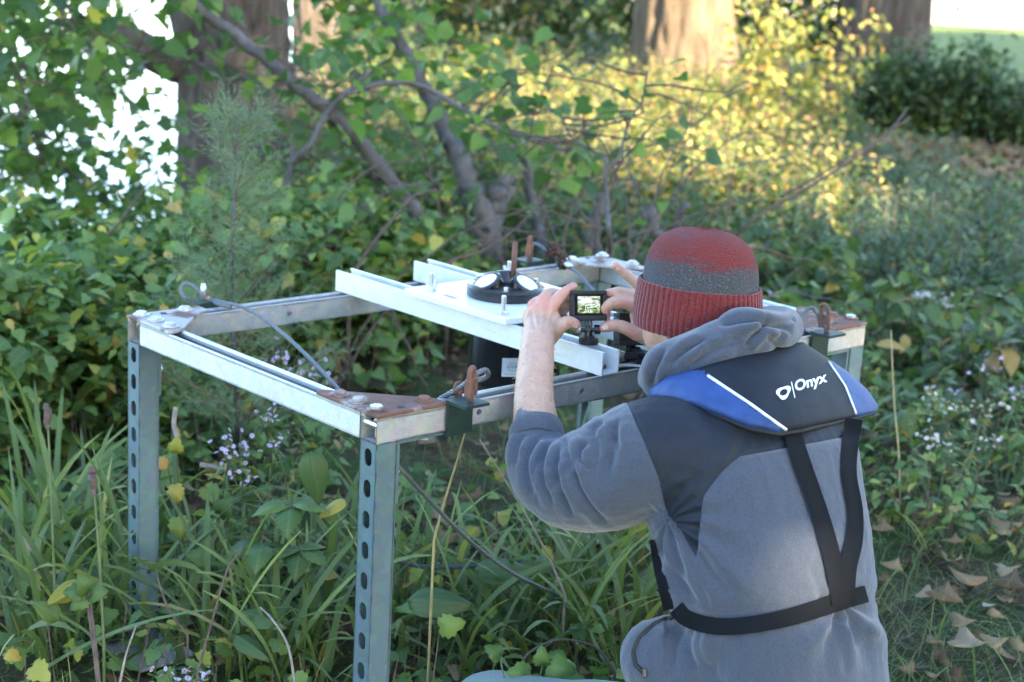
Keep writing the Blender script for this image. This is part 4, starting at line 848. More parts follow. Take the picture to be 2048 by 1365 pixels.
blob(mb, PV-EZ*.01, (RT, FD, EZ), (.17, .14, .10)); me = remesh(mb, 'trousers', .007, 8); V = get_v(me); N = get_n(me); V += N*np.array([.006*nz(p, 12, 3) for p in V])[:, None]; V[:, 2] = np.maximum(V[:, 2], .012); set_v(me, V); obj('trousers', me, tr_m.m, person)
for ft in (fl_, fr_):
    mb = MB(); toe = ft-FD*.17; limb(mb, [np.array([ft[0], ft[1], .075]), np.array([*(ft*.5+toe*.5)[:2], .065]), np.array([toe[0], toe[1], .05])], [.048, .046, .036]); me = remesh(mb, 'boot', .007, 4); obj('boot', me, plain('brown_leather', (.06, .04, .028), .6), person)
# pocket zip at the hem
mb = MB(); zp = [(1348, 1232), (1310, 1247), (1278, 1275), (1266, 1305), (1272, 1330), (1288, 1345)]; P = []
for q in [poly_at(zp, k/19) for k in range(20)]:
    h, nn = cast(bvh_j, *q)
    if h is not None: P.append(h-CF*.001)
if len(P) > 4:
    mb.tube(P, .004, 8); zo = mb.build('pocket_zip', black_rubber, jacket, smooth=True)
    mb = MB(); mb.box(P[-1]-CF*.004, (.006, .014, .003), (CR, CU, CF), bev=.001); mb.build('zip_pull', black_plastic, zo)
# ------------------------------------------------------------------ vegetation tools
def fast_mesh(name, V, Fc, rnd=None, smooth=False):
    """V (n,3), Fc (m,3|4) -> mesh"""
    me = bpy.data.meshes.new(name); n, (m_, k) = len(V), Fc.shape
    me.vertices.add(n); me.vertices.foreach_set('co', np.asarray(V, np.float32).ravel())
    me.loops.add(m_*k); me.loops.foreach_set('vertex_index', np.asarray(Fc, np.int32).ravel())
    me.polygons.add(m_); me.polygons.foreach_set('loop_start', np.arange(0, m_*k, k, dtype=np.int32))
    if smooth: me.polygons.foreach_set('use_smooth', np.ones(m_, bool))
    me.update(calc_edges=True); me.validate()
    if rnd is not None: set_attr(me, 'rnd', rnd)
    return me
def fan(outline, z=None, mid=(.45, 0, .02)):
    v = [mid]+[(x, y, (z(x, y) if z else 0)) for x, y in outline]; n = len(outline); return np.array(v, float), np.array([(0, 1+i, 1+(i+1) % n) for i in range(n)])
cup = lambda x, y: .30*abs(y)-.22*x*x
LOBED = fan([(0, 0), (-.06, .16), (.08, .40), (.20, .34), (.30, .50), (.46, .40), (.58, .44), (.66, .26), (.84, .22), (1., 0), (.84, -.22), (.66, -.26), (.58, -.44), (.46, -.40), (.30, -.50), (.20, -.34), (.08, -.40), (-.06, -.16)], cup)
MAPLE = fan([(0, 0), (-.08, .22), (.06, .46), (.26, .36), (.44, .62), (.52, .30), (.74, .34), (1.05, 0), (.74, -.34), (.52, -.30), (.44, -.62), (.26, -.36), (.06, -.46), (-.08, -.22)], cup)
LOB_S = fan([(0, 0), (-.02, .34), (.34, .46), (.62, .32), (1., 0), (.62, -.32), (.34, -.46), (-.02, -.34)], cup)
OVATE = fan([(0, 0), (.15, .20), (.40, .29), (.70, .20), (1., 0), (.70, -.20), (.40, -.29), (.15, -.20)], cup)
LANCE = fan([(0, 0), (.3, .11), (.65, .09), (1., 0), (.65, -.09), (.3, -.11)], lambda x, y: .3*abs(y)-.35*x*x)
SERR = fan([(0, 0)]+[(x, s_*w_) for s_ in (1,) for x, w_ in ((.10, .15), (.20, .19), (.24, .26), (.36, .26), (.40, .31), (.52, .27), (.56, .29), (.68, .21), (.72, .22), (.84, .10))]+[(1., 0)]+[(x, -w_) for x, w_ in ((.84, .10), (.72, .22), (.68, .21), (.56, .29), (.52, .27), (.40, .31), (.36, .26), (.24, .26), (.20, .19), (.10, .15))], lambda x, y: .18*abs(y)-.25*x*x)
QUAD = (np.array([(0, 0, 0), (.5, .5, .08), (1, 0, -.1), (.5, -.5, .08)], float), np.array([(0, 1, 2), (0, 2, 3)]))
COTTON = fan([(0, .03), (-.03, .40), (.10, .52), (.25, .44), (.45, .30), (.62, .20), (.80, .09), (1.0, 0), (.80, -.09), (.62, -.20), (.45, -.30), (.25, -.44), (.10, -.52), (-.03, -.40), (0, -.03)], lambda x, y: .20*abs(y)**1.5+.25*(x-.4)**2)
def unit(a): return a/(np.linalg.norm(a, axis=-1, keepdims=True)+1e-9)
def leaf_uv(tm, n): return np.tile(tm[0][:, 0], n), np.tile(tm[0][:, 1], n)
def leaf_arrays(tm, P, D, Nn, size, curl=None):
    tv, tf = tm; D = unit(D); B = unit(np.cross(Nn, D)); N2 = np.cross(D, B); size = np.asarray(size)[:, None, None]
    z = tv[None, :, 2:3]*(curl[:, None, None] if curl is not None else 1.)
    Vv = P[:, None, :]+size*(tv[None, :, 0:1]*D[:, None]+tv[None, :, 1:2]*B[:, None]+z*N2[:, None])
    n, k = len(P), len(tv); Fc = tf[None]+(np.arange(n)*k)[:, None, None]
    return Vv.reshape(-1, 3), Fc.reshape(-1, 3), k
def foliage(name, tm, P, D, Nn, size, rnd, mat, parent=None, curl=None, smooth=False):
    Vv, Fc, k = leaf_arrays(tm, P, D, Nn, size, curl); me = fast_mesh(name, Vv, Fc, np.repeat(rnd, k), smooth); lx_, ly_ = leaf_uv(tm, len(P)); set_attr(me, 'lx', lx_); set_attr(me, 'ly', ly_); o = obj(name, me, mat, parent)
    o['kind'] = 'stuff'; return o
LEAFV = {}
def leaf_variant(tm, mat, key):
    k = (key, int(rng.integers(0, 6)))
    if k not in LEAFV:
        r_ = [.15, .3, .45, .6, .75, .93][k[1]]; tv, tf = tm; me = fast_mesh('leaf', tv*np.array([1, 1, rng.uniform(.6, 1.6)]), tf, np.full(len(tv), r_), False); set_attr(me, 'lx', tv[:, 0]); set_attr(me, 'ly', tv[:, 1]); me.materials.append(mat); LEAFV[k] = me
    return LEAFV[k]
def single_leaves(parent, TP, n, tm, mat, key, lo, hi, droop=.4, spread=1.):
    """the leaves that show largest, each a part of its own"""
    D, Nn = rand_dirs(n, droop, spread); pl = np.array(parent.location)
    for i in range(n):
        p = TP[rng.integers(0, len(TP))]+rng.normal(0, .04, 3); d = D[i]; b_ = np.cross(Nn[i], d); b_ /= np.linalg.norm(b_); nn = np.cross(d, b_); s_ = rng.uniform(lo, hi)
        o = bpy.data.objects.new('leaf', leaf_variant(tm, mat, key)); COL.objects.link(o); o.parent = parent; mm = Matrix.Identity(4)
        for r_ in range(3): mm[r_][0], mm[r_][1], mm[r_][2], mm[r_][3] = d[r_]*s_, b_[r_]*s_, nn[r_]*s_, p[r_]-pl[r_]
        o.matrix_basis = mm
def rand_dirs(n, droop=.3, spread=1.): 
    a = rng.uniform(0, 2*math.pi, n); D = np.stack([np.cos(a), np.sin(a), rng.normal(-droop, .35, n)], 1)
    Nn = np.stack([rng.normal(0, .45*spread, n), rng.normal(0, .45*spread, n), np.ones(n)], 1); return unit(D), unit(Nn)
def wander(p, d, L, n, bend=.25, grav=0.):
    P = [np.array(p, float)]; d = np.array(d, float)/np.linalg.norm(d)
    for k in range(n):
        d = d+rng.normal(0, bend, 3)/math.sqrt(n)*1.2+np.array([0, 0, grav/n]); d /= np.linalg.norm(d); P.append(P[-1]+d*L/n)
    return P
GREEN = [(0, (.028, .062, .016)), (.35, (.050, .098, .024)), (.62, (.082, .135, .030)), (.80, (.125, .165, .034)), (.88, (.22, .20, .030)), (.95, (.30, .20, .03)), (1., (.20, .11, .035))]
leaf_currant = M_leaf('currant_leaf', [(0, (.030, .068, .020)), (.35, (.055, .112, .032)), (.65, (.090, .155, .042)), (.86, (.13, .19, .045)), (.95, (.26, .24, .05)), (1., (.28, .17, .05))], .36, gain=1.5)
leaf_maple = M_leaf('maple_leaf', [(0, (.022, .058, .022)), (.5, (.045, .100, .030)), (.8, (.08, .15, .035)), (.94, (.13, .19, .04)), (1., (.3, .22, .04))], .5, gain=1.5)
leaf_under = M_leaf('undergrowth_leaf', [(0, (.022, .052, .022)), (.4, (.040, .085, .030)), (.7, (.075, .125, .036)), (.86, (.125, .165, .045)), (.93, (.28, .21, .045)), (1., (.22, .12, .06))], .35)
leaf_bright = M_leaf('fresh_ground_leaf', [(0, (.035, .075, .026)), (.4, (.065, .12, .034)), (.7, (.10, .16, .045)), (.88, (.15, .19, .05)), (.93, (.28, .23, .05)), (1., (.24, .14, .06))], .38, gain=1.5)
leaf_sun = M_leaf('sunlit_glow_leaf', [(0, (.07, .10, .026)), (.35, (.125, .145, .038)), (.65, (.21, .19, .058)), (.85, (.31, .235, .08)), (1., (.30, .15, .06))], .4, gain=1.75)  # leaf colour brightened and yellowed to carry the glare of the sun patch
leaf_dark = M_leaf('dark_shrub_leaf', [(0, (.012, .032, .013)), (.5, (.024, .056, .020)), (.9, (.045, .085, .025)), (1., (.10, .12, .03))], .25)
leaf_blue = M_leaf('blue_green_leaf', [(0, (.028, .060, .040)), (.5, (.048, .092, .060)), (.85, (.07, .125, .075)), (1., (.12, .15, .05))], .3)
grass_m = M_leaf('sedge_blade', [(0, (.022, .060, .018)), (.45, (.045, .105, .028)), (.75, (.085, .155, .040)), (.90, (.15, .20, .05)), (.95, (.30, .25, .06)), (1., (.26, .19, .10))], .3, .5, .3, gain=1.0)
turf_m = M_leaf('turf_blade', [(0, (.025, .050, .018)), (.5, (.045, .085, .028)), (.85, (.08, .13, .036)), (1., (.20, .17, .08))], .25, gain=1.0)
dead_m = M_leaf('dead_leaf', [(0, (.06, .036, .022)), (.3, (.15, .085, .045)), (.55, (.24, .15, .080)), (.8, (.32, .23, .15)), (1., (.42, .36, .29))], .12, .8, .2, gain=1.0)
needle_m = M_leaf('juniper_needle', [(0, (.045, .098, .066)), (.5, (.075, .15, .10)), (.9, (.11, .19, .12)), (1., (.16, .14, .05))], .25)
bark_grey = M_bark('smooth_grey_bark', (.10, .096, .098), (.17, .165, .17), 8, .5, .3, .004); bark_rough = M_bark('furrowed_bark', (.12, .098, .082), (.24, .20, .17), 9, .09, 1., .06); bark_pale = M_bark('pale_bark', (.12, .092, .064), (.23, .18, .13), 6, .10, .9, .03)
twig_m = plain('brown_twig', (.085, .06, .05), .85, 0, .35, 60, .4, .003); twig_pale = plain('pale_twig', (.22, .19, .17), .85, 0, .3, 60, .4, .003)
SUNP = lambda x, y: (.785*x+.62*y, .62*x-.785*y)

# ------------------------------------------------------------------ trees
def trunk(mb, path, rad, n=56, amp=.07, ridges=17, seed=0., step=.06):
    P = [np.array(p, float) for p in path]; Q = catmull(P, max(2, int(np.linalg.norm(P[-1]-P[0])/len(P)/step))); k = len(Q); r = np.interp(np.linspace(0, len(P)-1, k), range(len(P)), rad); R = []
    for i, c in enumerate(Q):
        rg = []
        for j in range(n):
            a = 2*math.pi*j/n; ph = a*ridges/(2*math.pi)+1.4*noise.noise(Vector((math.cos(a)*2+seed, math.sin(a)*2, c[2]*1.6))); rd = abs((ph % 1)-.5)*2
            rr = r[i]*(1+amp*(.6-rd**1.5*1.3)+.05*noise.noise(Vector((math.cos(a)*1.3, math.sin(a)*1.3+seed, c[2]*.8)))); rg.append(c+rr*np.array([math.cos(a), math.sin(a), 0]))
        R.append(rg)
    mb.rings(R)
def tree(name, label, path, rad, bark, crown, leafn, leafsize, leafmat, limbs=(), amp=.07, ridges=17, seed=0., group=None, tm=QUAD, flare=None):
    """path of trunk centre points; crown: list of (centre, radii)"""
    o = tag(empty(name, (path[0][0], path[0][1], ground_z(path[0][0], path[0][1]))), label, 'tree', group)
    mb = MB(); trunk(mb, path, rad, amp=amp, ridges=ridges, seed=seed); tk = mb.build('trunk', bark, o, smooth=True)
    for k, (pts, rr) in enumerate(limbs): mb = MB(); mb.tube(catmull(pts, 5), np.interp(np.linspace(0, 1, (len(pts)-1)*5+1), [0, 1], rr), 10); mb.build('limb', bark, o, smooth=True)
    top = np.array(path[-1], float); mb = MB(); PP = []
    for c, rd in crown:
        c = np.array(c, float); 
        for _ in range(5):
            e = c+rng.uniform(-.7, .7, 3)*np.array(rd); mb.tube(catmull([top-EZ*rng.uniform(0, .8), top*.5+e*.5+rng.normal(0, .2, 3), e], 3), np.linspace(.09, .015, 7), 5)
        nn = int(leafn/len(crown)); cl = unit(rng.normal(0, 1, (max(8, nn//45), 3)))*rng.uniform(.45, 1., (max(8, nn//45), 1))**.5*np.array(rd)+c
        PP.append(cl[rng.integers(0, len(cl), nn)]+rng.normal(0, .26, (nn, 3))*np.minimum(1, np.array(rd)/1.5))
    if crown:
        mb.build('branches', bark, o, smooth=True); P = np.concatenate(PP); D, Nn = rand_dirs(len(P)); foliage('crown', tm, P, D, Nn, rng.uniform(.7, 1.2, len(P))*leafsize, rng.random(len(P))**1.3, leafmat, o)
    return o
t1 = G(452, 305)
tree('oak_tree', 'broad dark trunk with deep furrowed bark standing at the lake edge', [(t1[0]+.02, t1[1]+.25, -1.0), (t1[0]+.01, t1[1]+.25, .3), (t1[0]-.05, t1[1]+.25, .9), (t1[0]-.10, t1[1]+.25, 1.5), (t1[0]-.12, t1[1]+.25, 2.6), (t1[0], t1[1]+.4, 4.5)], [.36, .31, .34, .39, .36, .28], bark_rough,
     [((-2.2, 10.5, 6.2), (2.2, 2.2, 1.5)), ((-.3, 11.2, 6.6), (1.8, 1.8, 1.4))], 2600, .20, leaf_maple, limbs=[(WP([(360, 130, 9.9), (300, 105, 9.7), (240, 72, 9.4), (190, 66, 9.2), (120, 95, 9.0), (40, 130, 8.8)]), [.12, .03])], ridges=26, amp=.16)
t1b = G(632, 200)
tree('oak_tree', 'narrower dark trunk just behind the broad furrowed trunk', [(t1b[0], t1b[1], -.2), (t1b[0], t1b[1], .5), (t1b[0]-.05, t1b[1], 1.6), (t1b[0]-.1, t1b[1], 4)], [.20, .18, .165, .15], bark_rough, [((t1b[0], t1b[1], 6), (1.8, 1.8, 1.4))], 1200, .2, leaf_maple, ridges=20, amp=.1, seed=4)
t2 = G(1362, 205)
tree('oak_tree', 'thick flaring trunk lit warm by the sun behind the yellow undergrowth', [(t2[0]+.03, t2[1], -.2), (t2[0]+.02, t2[1], .06), (t2[0], t2[1], .35), (t2[0]-.04, t2[1], .9), (t2[0]-.08, t2[1], 1.7), (t2[0]-.1, t2[1], 4.6)], [.60, .52, .43, .37, .34, .28], bark_pale, [((t2[0]-.5, t2[1]+1, 6.8), (2., 2., 1.3))], 1400, .2, leaf_maple, ridges=22, amp=.15, seed=9)
t3 = G(1745, 238)
tree('oak_tree', 'stout shaded trunk with root flare beside the dark green bush', [(t3[0]-.05, t3[1], -.2), (t3[0]-.03, t3[1], .08), (t3[0], t3[1], .4), (t3[0]+.02, t3[1], 1.0), (t3[0]+.02, t3[1], 2.2), (t3[0], t3[1], 5)], [.56, .46, .36, .33, .32, .26], bark_rough, [((t3[0]+.8, t3[1], 7), (2., 2., 1.3))], 1400, .2, leaf_maple, ridges=24, amp=.09, seed=14)
# added tree row, out of view: crown tops shaped to shade the clearing
def shade_top(p): return float(np.interp(p, [-14, -2, 3.5, 5.2, 5.5, 7.1, 8.0, 9.0, 10.15, 10.45, 13, 17, 24], [11.5, 11.5, 11.5, 11.5, 7.3, 8.1, 8.9, 9.55, 9.75, 12.2, 12.4, 13.0, 13.2]))
QB = 12.
for k in range(10):
    p0 = -12+k*3.6; xy = lambda p, q: np.array([.785*p+.62*q, .62*p-.785*q]); c = xy(p0, QB); o = tag(empty('shade_caster_tree', (c[0], c[1], 0)), 'unseen leafy tree added on the sunny side to shade the clearing', 'tree', 'row of added shade trees')
    mb = MB(); trunk(mb, [(c[0], c[1], -.2), (c[0]+.05, c[1], 2), (c[0], c[1]+.1, 5), (c[0], c[1], 7.2)], [.28, .24, .2, .08], n=16, step=.4); mb.build('trunk', bark_rough, o, smooth=True)
    nn = 2600; pp = p0+rng.uniform(-2.1, 2.1, nn); zz = np.array([rng.uniform(.3, 1)**.8*shade_top(p) for p in pp]); zz -= np.abs(rng.normal(0, .25, nn)); qq = QB+rng.normal(0, .9, nn)
    P = np.stack([.785*pp+.62*qq, .62*pp-.785*qq, zz], 1); D, Nn = rand_dirs(nn, .2, 2.5); foliage('crown', QUAD, P, D, Nn, rng.uniform(.35, .62, nn), rng.random(nn), leaf_maple, o)

# ------------------------------------------------------------------ shrubs
def shrub(name, label, base, H, spread, nst, nleaf, tm, ls, mat, lean=(0, 0), stem_r=.008, jit=.05, rndpow=1.2, low=.12, droop=.35, group=None, cat='shrub', smat=None, bend=.35, singles=0):
    bx, by = base; bz = ground_z(bx, by)-.01; o = tag(empty(name, (bx, by, bz)), label, cat, group); mb = MB(); TP, TW = [], []
    for s_ in range(nst):
        a = rng.uniform(0, 2*math.pi); sp = spread*rng.uniform(.3, 1.); L = H*rng.uniform(.7, 1.08); d = np.array([math.cos(a)*sp/H+lean[0], math.sin(a)*sp/H+lean[1], 1.]); P = wander((bx+math.cos(a)*.04, by+math.sin(a)*.04, bz), d, L, 8, bend)
        mb.tube(P, np.linspace(stem_r, stem_r*.25, 9), 5)
        for k in range(2, 9):
            for _ in range(2):
                e = wander(P[k], np.array([rng.normal(), rng.normal(), rng.uniform(0, .7)]), L*rng.uniform(.12, .30)*(1.15-k/12), 4, .4); mb.tube(e, np.linspace(stem_r*.35, stem_r*.12, 5), 4)
                for q in e[1:]: TP.append(q); TW.append(1.)
        for q in P[2:]: TP.append(q); TW.append(.5)
    mb.build('stems', smat or twig_m, o, smooth=True); TP = np.array(TP); TW = np.array(TW)*np.clip((TP[:, 2]-bz-low*H)/(.2*H), .03, 1); P = TP[rng.choice(len(TP), nleaf, p=TW/TW.sum())]+rng.normal(0, jit, (nleaf, 3)); P[:, 2] = np.maximum(P[:, 2], bz+.03)
    D, Nn = rand_dirs(nleaf, droop); foliage('foliage', tm, P, D, Nn, rng.uniform(ls*.6, ls*1.25, nleaf), rng.random(nleaf)**rndpow, mat, o)
    if singles: single_leaves(o, P, singles, tm, mat, name, ls*1.0, ls*1.45, droop)
    return o
cur = 'currant bushes by the lake'
for k, (px_, py_, H, sp, n_, l_) in enumerate([(70, 930, .52, .35, 700, 'leafy currant bush with dark stems above the fallen log'), (215, 870, .50, .30, 620, 'currant bush directly behind the left frame leg'), (40, 800, .42, .4, 800, 'tall currant bush in front of the white lake'), (330, 770, .50, .35, 700, 'currant bush behind the feathery juniper'),
        (560, 720, .50, .35, 750, 'currant bush with yellowing leaves under the crossbar ends'), (700, 700, .46, .35, 650, 'yellow-edged currant bush behind the far rail of the frame'), (190, 690, .44, .45, 850, 'broad currant bush in front of the furrowed trunk'), (840, 690, .40, .35, 520, 'low currant bush beside the black sensor housing')]):
    b = G(px_, py_); shrub('currant_bush', l_, (b[0], b[1]), H, sp, 9, int(n_*3.6), LOBED, .045, leaf_currant, group=cur, jit=.06, singles=34, low=.30)
for k, (px_, py_, H, sp, n_, l_) in enumerate([(60, 600, .30, .5, 600, 'loose green bush at the water edge below the maple leaves'), (300, 560, .28, .5, 700, 'rounded bush at the foot of the furrowed trunk'), (520, 520, .38, .6, 1200, 'bush filling the gap right of the furrowed trunk'), (700, 500, .42, .55, 1400, 'bush under the slanting grey stem'), (180, 500, .30, .5, 600, 'small-leaved bush on the lake bank')]):
    b = G(px_, py_); shrub('bank_bush', l_, (b[0], b[1]), H, sp, 11, int(n_*2.6), LOB_S, .040, leaf_bright if k % 2 else leaf_currant, group='bushes on the bank', jit=.08)
# overhanging maple boughs
mo = tag(empty('maple_bough_tree', (-2.9, 7.2, ground_z(-2.9, 7.2))), 'young maple leaning over the water with large hanging leaves', 'tree')
mb = MB(); mb.tube(catmull([(-2.9, 7.2, -.5), (-2.75, 6.9, .6), (-2.4, 6.5, 1.5), (-1.9, 6.1, 2.2)], 6), np.linspace(.05, .025, 19), 8); mb.build('trunk', bark_grey, mo, smooth=True)
mb = MB(); TP = []
for (x0, y0, d0), (x1, y1, d1), n_ in [((-60, -120, 6.), (150, 60, 5.6), 10), ((-80, -60, 6), (60, 220, 5.5), 9), ((40, -160, 6), (270, 40, 6.2), 9), ((-90, 40, 6), (90, 330, 6.1), 8), ((150, -170, 6.2), (330, -40, 6.6), 7), ((60, -60, 6.3), (230, 190, 6.8), 8), ((560, -120, 6.8), (700, 60, 7.2), 6), ((-100, 100, 6.4), (30, 430, 6.2), 7), ((-80, 200, 6.6), (170, 380, 6.6), 8), ((-60, 120, 7.0), (260, 330, 7.2), 8), ((100, 60, 7.4), (310, 280, 7.6), 8), ((-40, 300, 6.8), (240, 430, 6.8), 8)]:
    P = catmull([W(x0, y0, d0), W((x0+x1)/2, (y0+y1)/2-40, (d0+d1)/2), W(x1, y1, d1)], 6); mb.tube(P, np.linspace(.011, .003, len(P)), 5)
    for p in P[2:]:
        for _ in range(2): e = wander(p, np.array([rng.normal(), rng.normal(), -.1]), .25, 4, .4); mb.tube(e, np.linspace(.003, .0015, 5), 4); TP += e[1:]
mb.build('branches', twig_m, mo, smooth=True)['kind'] = 'stuff'; TP = np.array(TP); n_ = 980; P = TP[rng.integers(0, len(TP), n_)]+rng.normal(0, .06, (n_, 3)); D, Nn = rand_dirs(n_, .55, 1.6); foliage('crown', MAPLE, P, D, Nn, rng.uniform(.040, .095, n_), rng.random(n_)**1.2, leaf_maple, mo); single_leaves(mo, TP, 60, MAPLE, leaf_maple, 'maple', .055, .09, .55, 1.6)
# slender grey-stemmed trees leaning across the middle
def slender(label, stems, leaf_n, ls, jit, base, mat=leaf_maple, tm=LOB_S):
    o = tag(empty('slender_tree', (base[0], base[1], ground_z(base[0], base[1]))), label, 'tree', 'slender grey trees in the middle'); TP = []
    for pts, r in stems:
        P = catmull(pts, 6); mb = MB(); rr = np.interp(np.linspace(0, 1, len(P)), np.linspace(0, 1, len(r)), r); mb.tube([p+rng.normal(0, rr[i]*.12, 3) for i, p in enumerate(P)], rr, 9); mb.build('stem', bark_grey, o, smooth=True); TP += P[len(P)//3:]
    mb = MB(); T2 = []
    for p in TP[::2]: e = wander(p, np.array([rng.normal(), rng.normal()*.6, rng.uniform(-.1, .6)]), rng.uniform(.2, .5), 5, .4); mb.tube(e, np.linspace(.004, .0015, 6), 4); T2 += e[1:]
    mb.build('twigs', twig_m, o, smooth=True); T2 = np.array(T2); P = T2[rng.integers(0, len(T2), leaf_n)]+rng.normal(0, jit, (leaf_n, 3)); D, Nn = rand_dirs(leaf_n, .4, 1.2); foliage('crown', tm, P, D, Nn, rng.uniform(ls*.6, ls*1.25, leaf_n), rng.random(leaf_n)**1.2, mat, o); return o
b = G(905, 545); slender('slender grey tree slanting up to the left across the furrowed trunk', [([np.array([b[0], b[1], -.05])]+WP([(882, 488, 6.55), (800, 385, 6.5), (715, 278, 6.4), (650, 215, 6.3), (575, 155, 6.25), (470, 70, 6.2), (360, -10, 6.1), (250, -110, 6.0)]), [.034, .030, .027, .022, .016]), (WP([(575, 160, 6.25), (480, 155, 6.2), (400, 130, 6.2), (310, 110, 6.2), (240, 90, 6.1)]), [.012, .006])], 150, .075, .07, b)
b = G(960, 560); slender('crooked grey tree with mossy bark rising behind the sensor', [([np.array([b[0], b[1], -.05])]+WP([(975, 500, 6.7), (965, 430, 6.7), (925, 340, 6.75), (885, 250, 6.8), (840, 160, 6.85), (795, 80, 6.9), (755, 0, 6.95), (720, -110, 7.0)]), [.062, .050, .036, .026, .022]), (WP([(975, 470, 6.7), (990, 400, 6.75), (1010, 365, 6.8)]), [.05, .055])], 240, .085, .09, b)
b = G(1075, 560); slender('thin grey stem beside the crooked tree', [([np.array([b[0], b[1], -.05])]+WP([(1082, 495, 6.9), (1068, 410, 6.9), (1050, 330, 6.95), (1040, 300, 7.0)]), [.030, .024, .016])], 60, .06, .1, b)
b = G(572, 520); slender('bare arching sapling with a bow-shaped branch', [([np.array([b[0], b[1], -.05])]+WP([(560, 450, 5.9), (572, 395, 5.9), (584, 320, 5.85)]), [.016, .014, .012]), (WP([(584, 325, 5.85), (620, 290, 5.8), (650, 235, 5.8), (695, 185, 5.75), (760, 130, 5.7)]), [.014, .012, .007]), (WP([(690, 188, 5.75), (760, 168, 5.75), (835, 170, 5.8), (920, 215, 5.8), (1000, 258, 5.8), (1090, 290, 5.8), (1180, 312, 5.8)]), [.011, .009, .005]), (WP([(584, 330, 5.85), (583, 262, 5.85)]), [.011, .004])], 190, .07, .07, b)
b = G(1222, 560); slender('thin leafless sapling forking in a Y', [([np.array([b[0], b[1], -.03])]+WP([(1220, 490, 5.2), (1214, 400, 5.2), (1210, 312, 5.2)]), [.009, .0075, .006]), (WP([(1212, 340, 5.2), (1240, 310, 5.2), (1258, 245, 5.2), (1285, 200, 5.2), (1295, 140, 5.2)]), [.006, .003]), (WP([(1210, 310, 5.2), (1180, 300, 5.2), (1140, 270, 5.2), (1125, 235, 5.2)]), [.005, .003])], 26, .06, .05, b)
# dead branches leaning out of the brush
for (lb, pts, r) in (('long dead branch leaning out of the leaves on the open side', [(1430, 520, 6.2), (1500, 445, 6.0), (1600, 385, 6.0), (1690, 330, 6.0), (1745, 290, 6.0), (1790, 250, 6.05), (1815, 215, 6.1)], [.006, .0055, .003]), ('curved dead twig in front of the slanting grey tree', [(700, 560, 5.0), (740, 495, 5.0), (790, 435, 5.0), (830, 392, 5.0), (870, 382, 5.0), (880, 390, 5.0)], [.006, .003]), ('thin dead stick crossing behind the sensor', [(900, 520, 5.3), (960, 505, 5.3), (1040, 450, 5.3), (1100, 370, 5.3)], [.006, .003]), ('bare twig arching in front of the lake', [(120, 640, 5.2), (180, 520, 5.2), (260, 420, 5.2), (300, 360, 5.2), (330, 330, 5.2)], [.006, .002]), ('dark forked twig in front of the furrowed trunk', [(360, 560, 5.4), (340, 470, 5.4), (330, 400, 5.4), (300, 300, 5.4)], [.007, .002]), ('thin twig arching over the juniper', [(640, 620, 5.6), (650, 480, 5.6), (690, 380, 5.6), (760, 330, 5.6), (840, 320, 5.6)], [.006, .002]), ('reddish twig rising among the yellow weeds', [(1440, 560, 6.5), (1455, 420, 6.5), (1470, 320, 6.5), (1475, 300, 6.5)], [.006, .002]), ('thin bare twig behind the two brown cones', [(1120, 560, 6.), (1135, 440, 6.), (1170, 380, 6.), (1260, 330, 6.), (1330, 300, 6.)], [.006, .002])):
    P = catmull(WP(pts), 5); g0 = P[0].copy(); g0[2] = ground_z(g0[0], g0[1]); mb = MB(); mb.tube([g0]+P, np.interp(np.linspace(0, 1, len(P)+1), np.linspace(0, 1, len(r)), r), 7); o = tag(mb.build('dead_branch', twig_m, smooth=True), lb, 'branch', 'dead branches')
    if 'open side' in lb:
        mb = MB(); mb.tube(catmull(WP([(1560, 395, 6.05), (1650, 345, 6.06), (1735, 292, 6.06)]), 5), np.linspace(.005, .003, 11), 6); mb.tube(WP([(1775, 265, 6.03), (1822, 236, 6.03)]), [.005, .003], 6); mb.build('side_branch', twig_m, o, smooth=True)
for k in range(44):
    x0, y0 = rng.uniform(380, 1330), rng.uniform(430, 600); d = rng.uniform(4.9, 7.4); a = W(x0, y0, d); a[2] = ground_z(a[0], a[1]); up = rng.uniform(.35, .95); sd_ = rng.choice([-1, 1])*rng.uniform(.15, .7)
    P = catmull([a, a+np.array([sd_*.25, rng.normal(0, .05), up*.55]), a+np.array([sd_*.7, rng.normal(0, .08), up*.9]), a+np.array([sd_*1.15, rng.normal(0, .1), up*rng.uniform(.75, 1.05)])], 5); P = [p+rng.normal(0, .006, 3) for p in P]; mb = MB(); mb.tube(P, np.linspace(rng.uniform(.003, .0065), .0015, len(P)), 5)
    for j in (6, 9, 12): e = wander(P[j], (P[j]-P[j-1])*8+rng.normal(0, .4, 3), rng.uniform(.1, .25), 4, .4); mb.tube(e, np.linspace(.0022, .001, 5), 4)
    tag(mb.build('bare_twig', twig_m if k % 3 else bark_grey, smooth=True), 'thin bare twig arching in the thicket behind the frame', 'twig', 'bare twigs in the thicket')
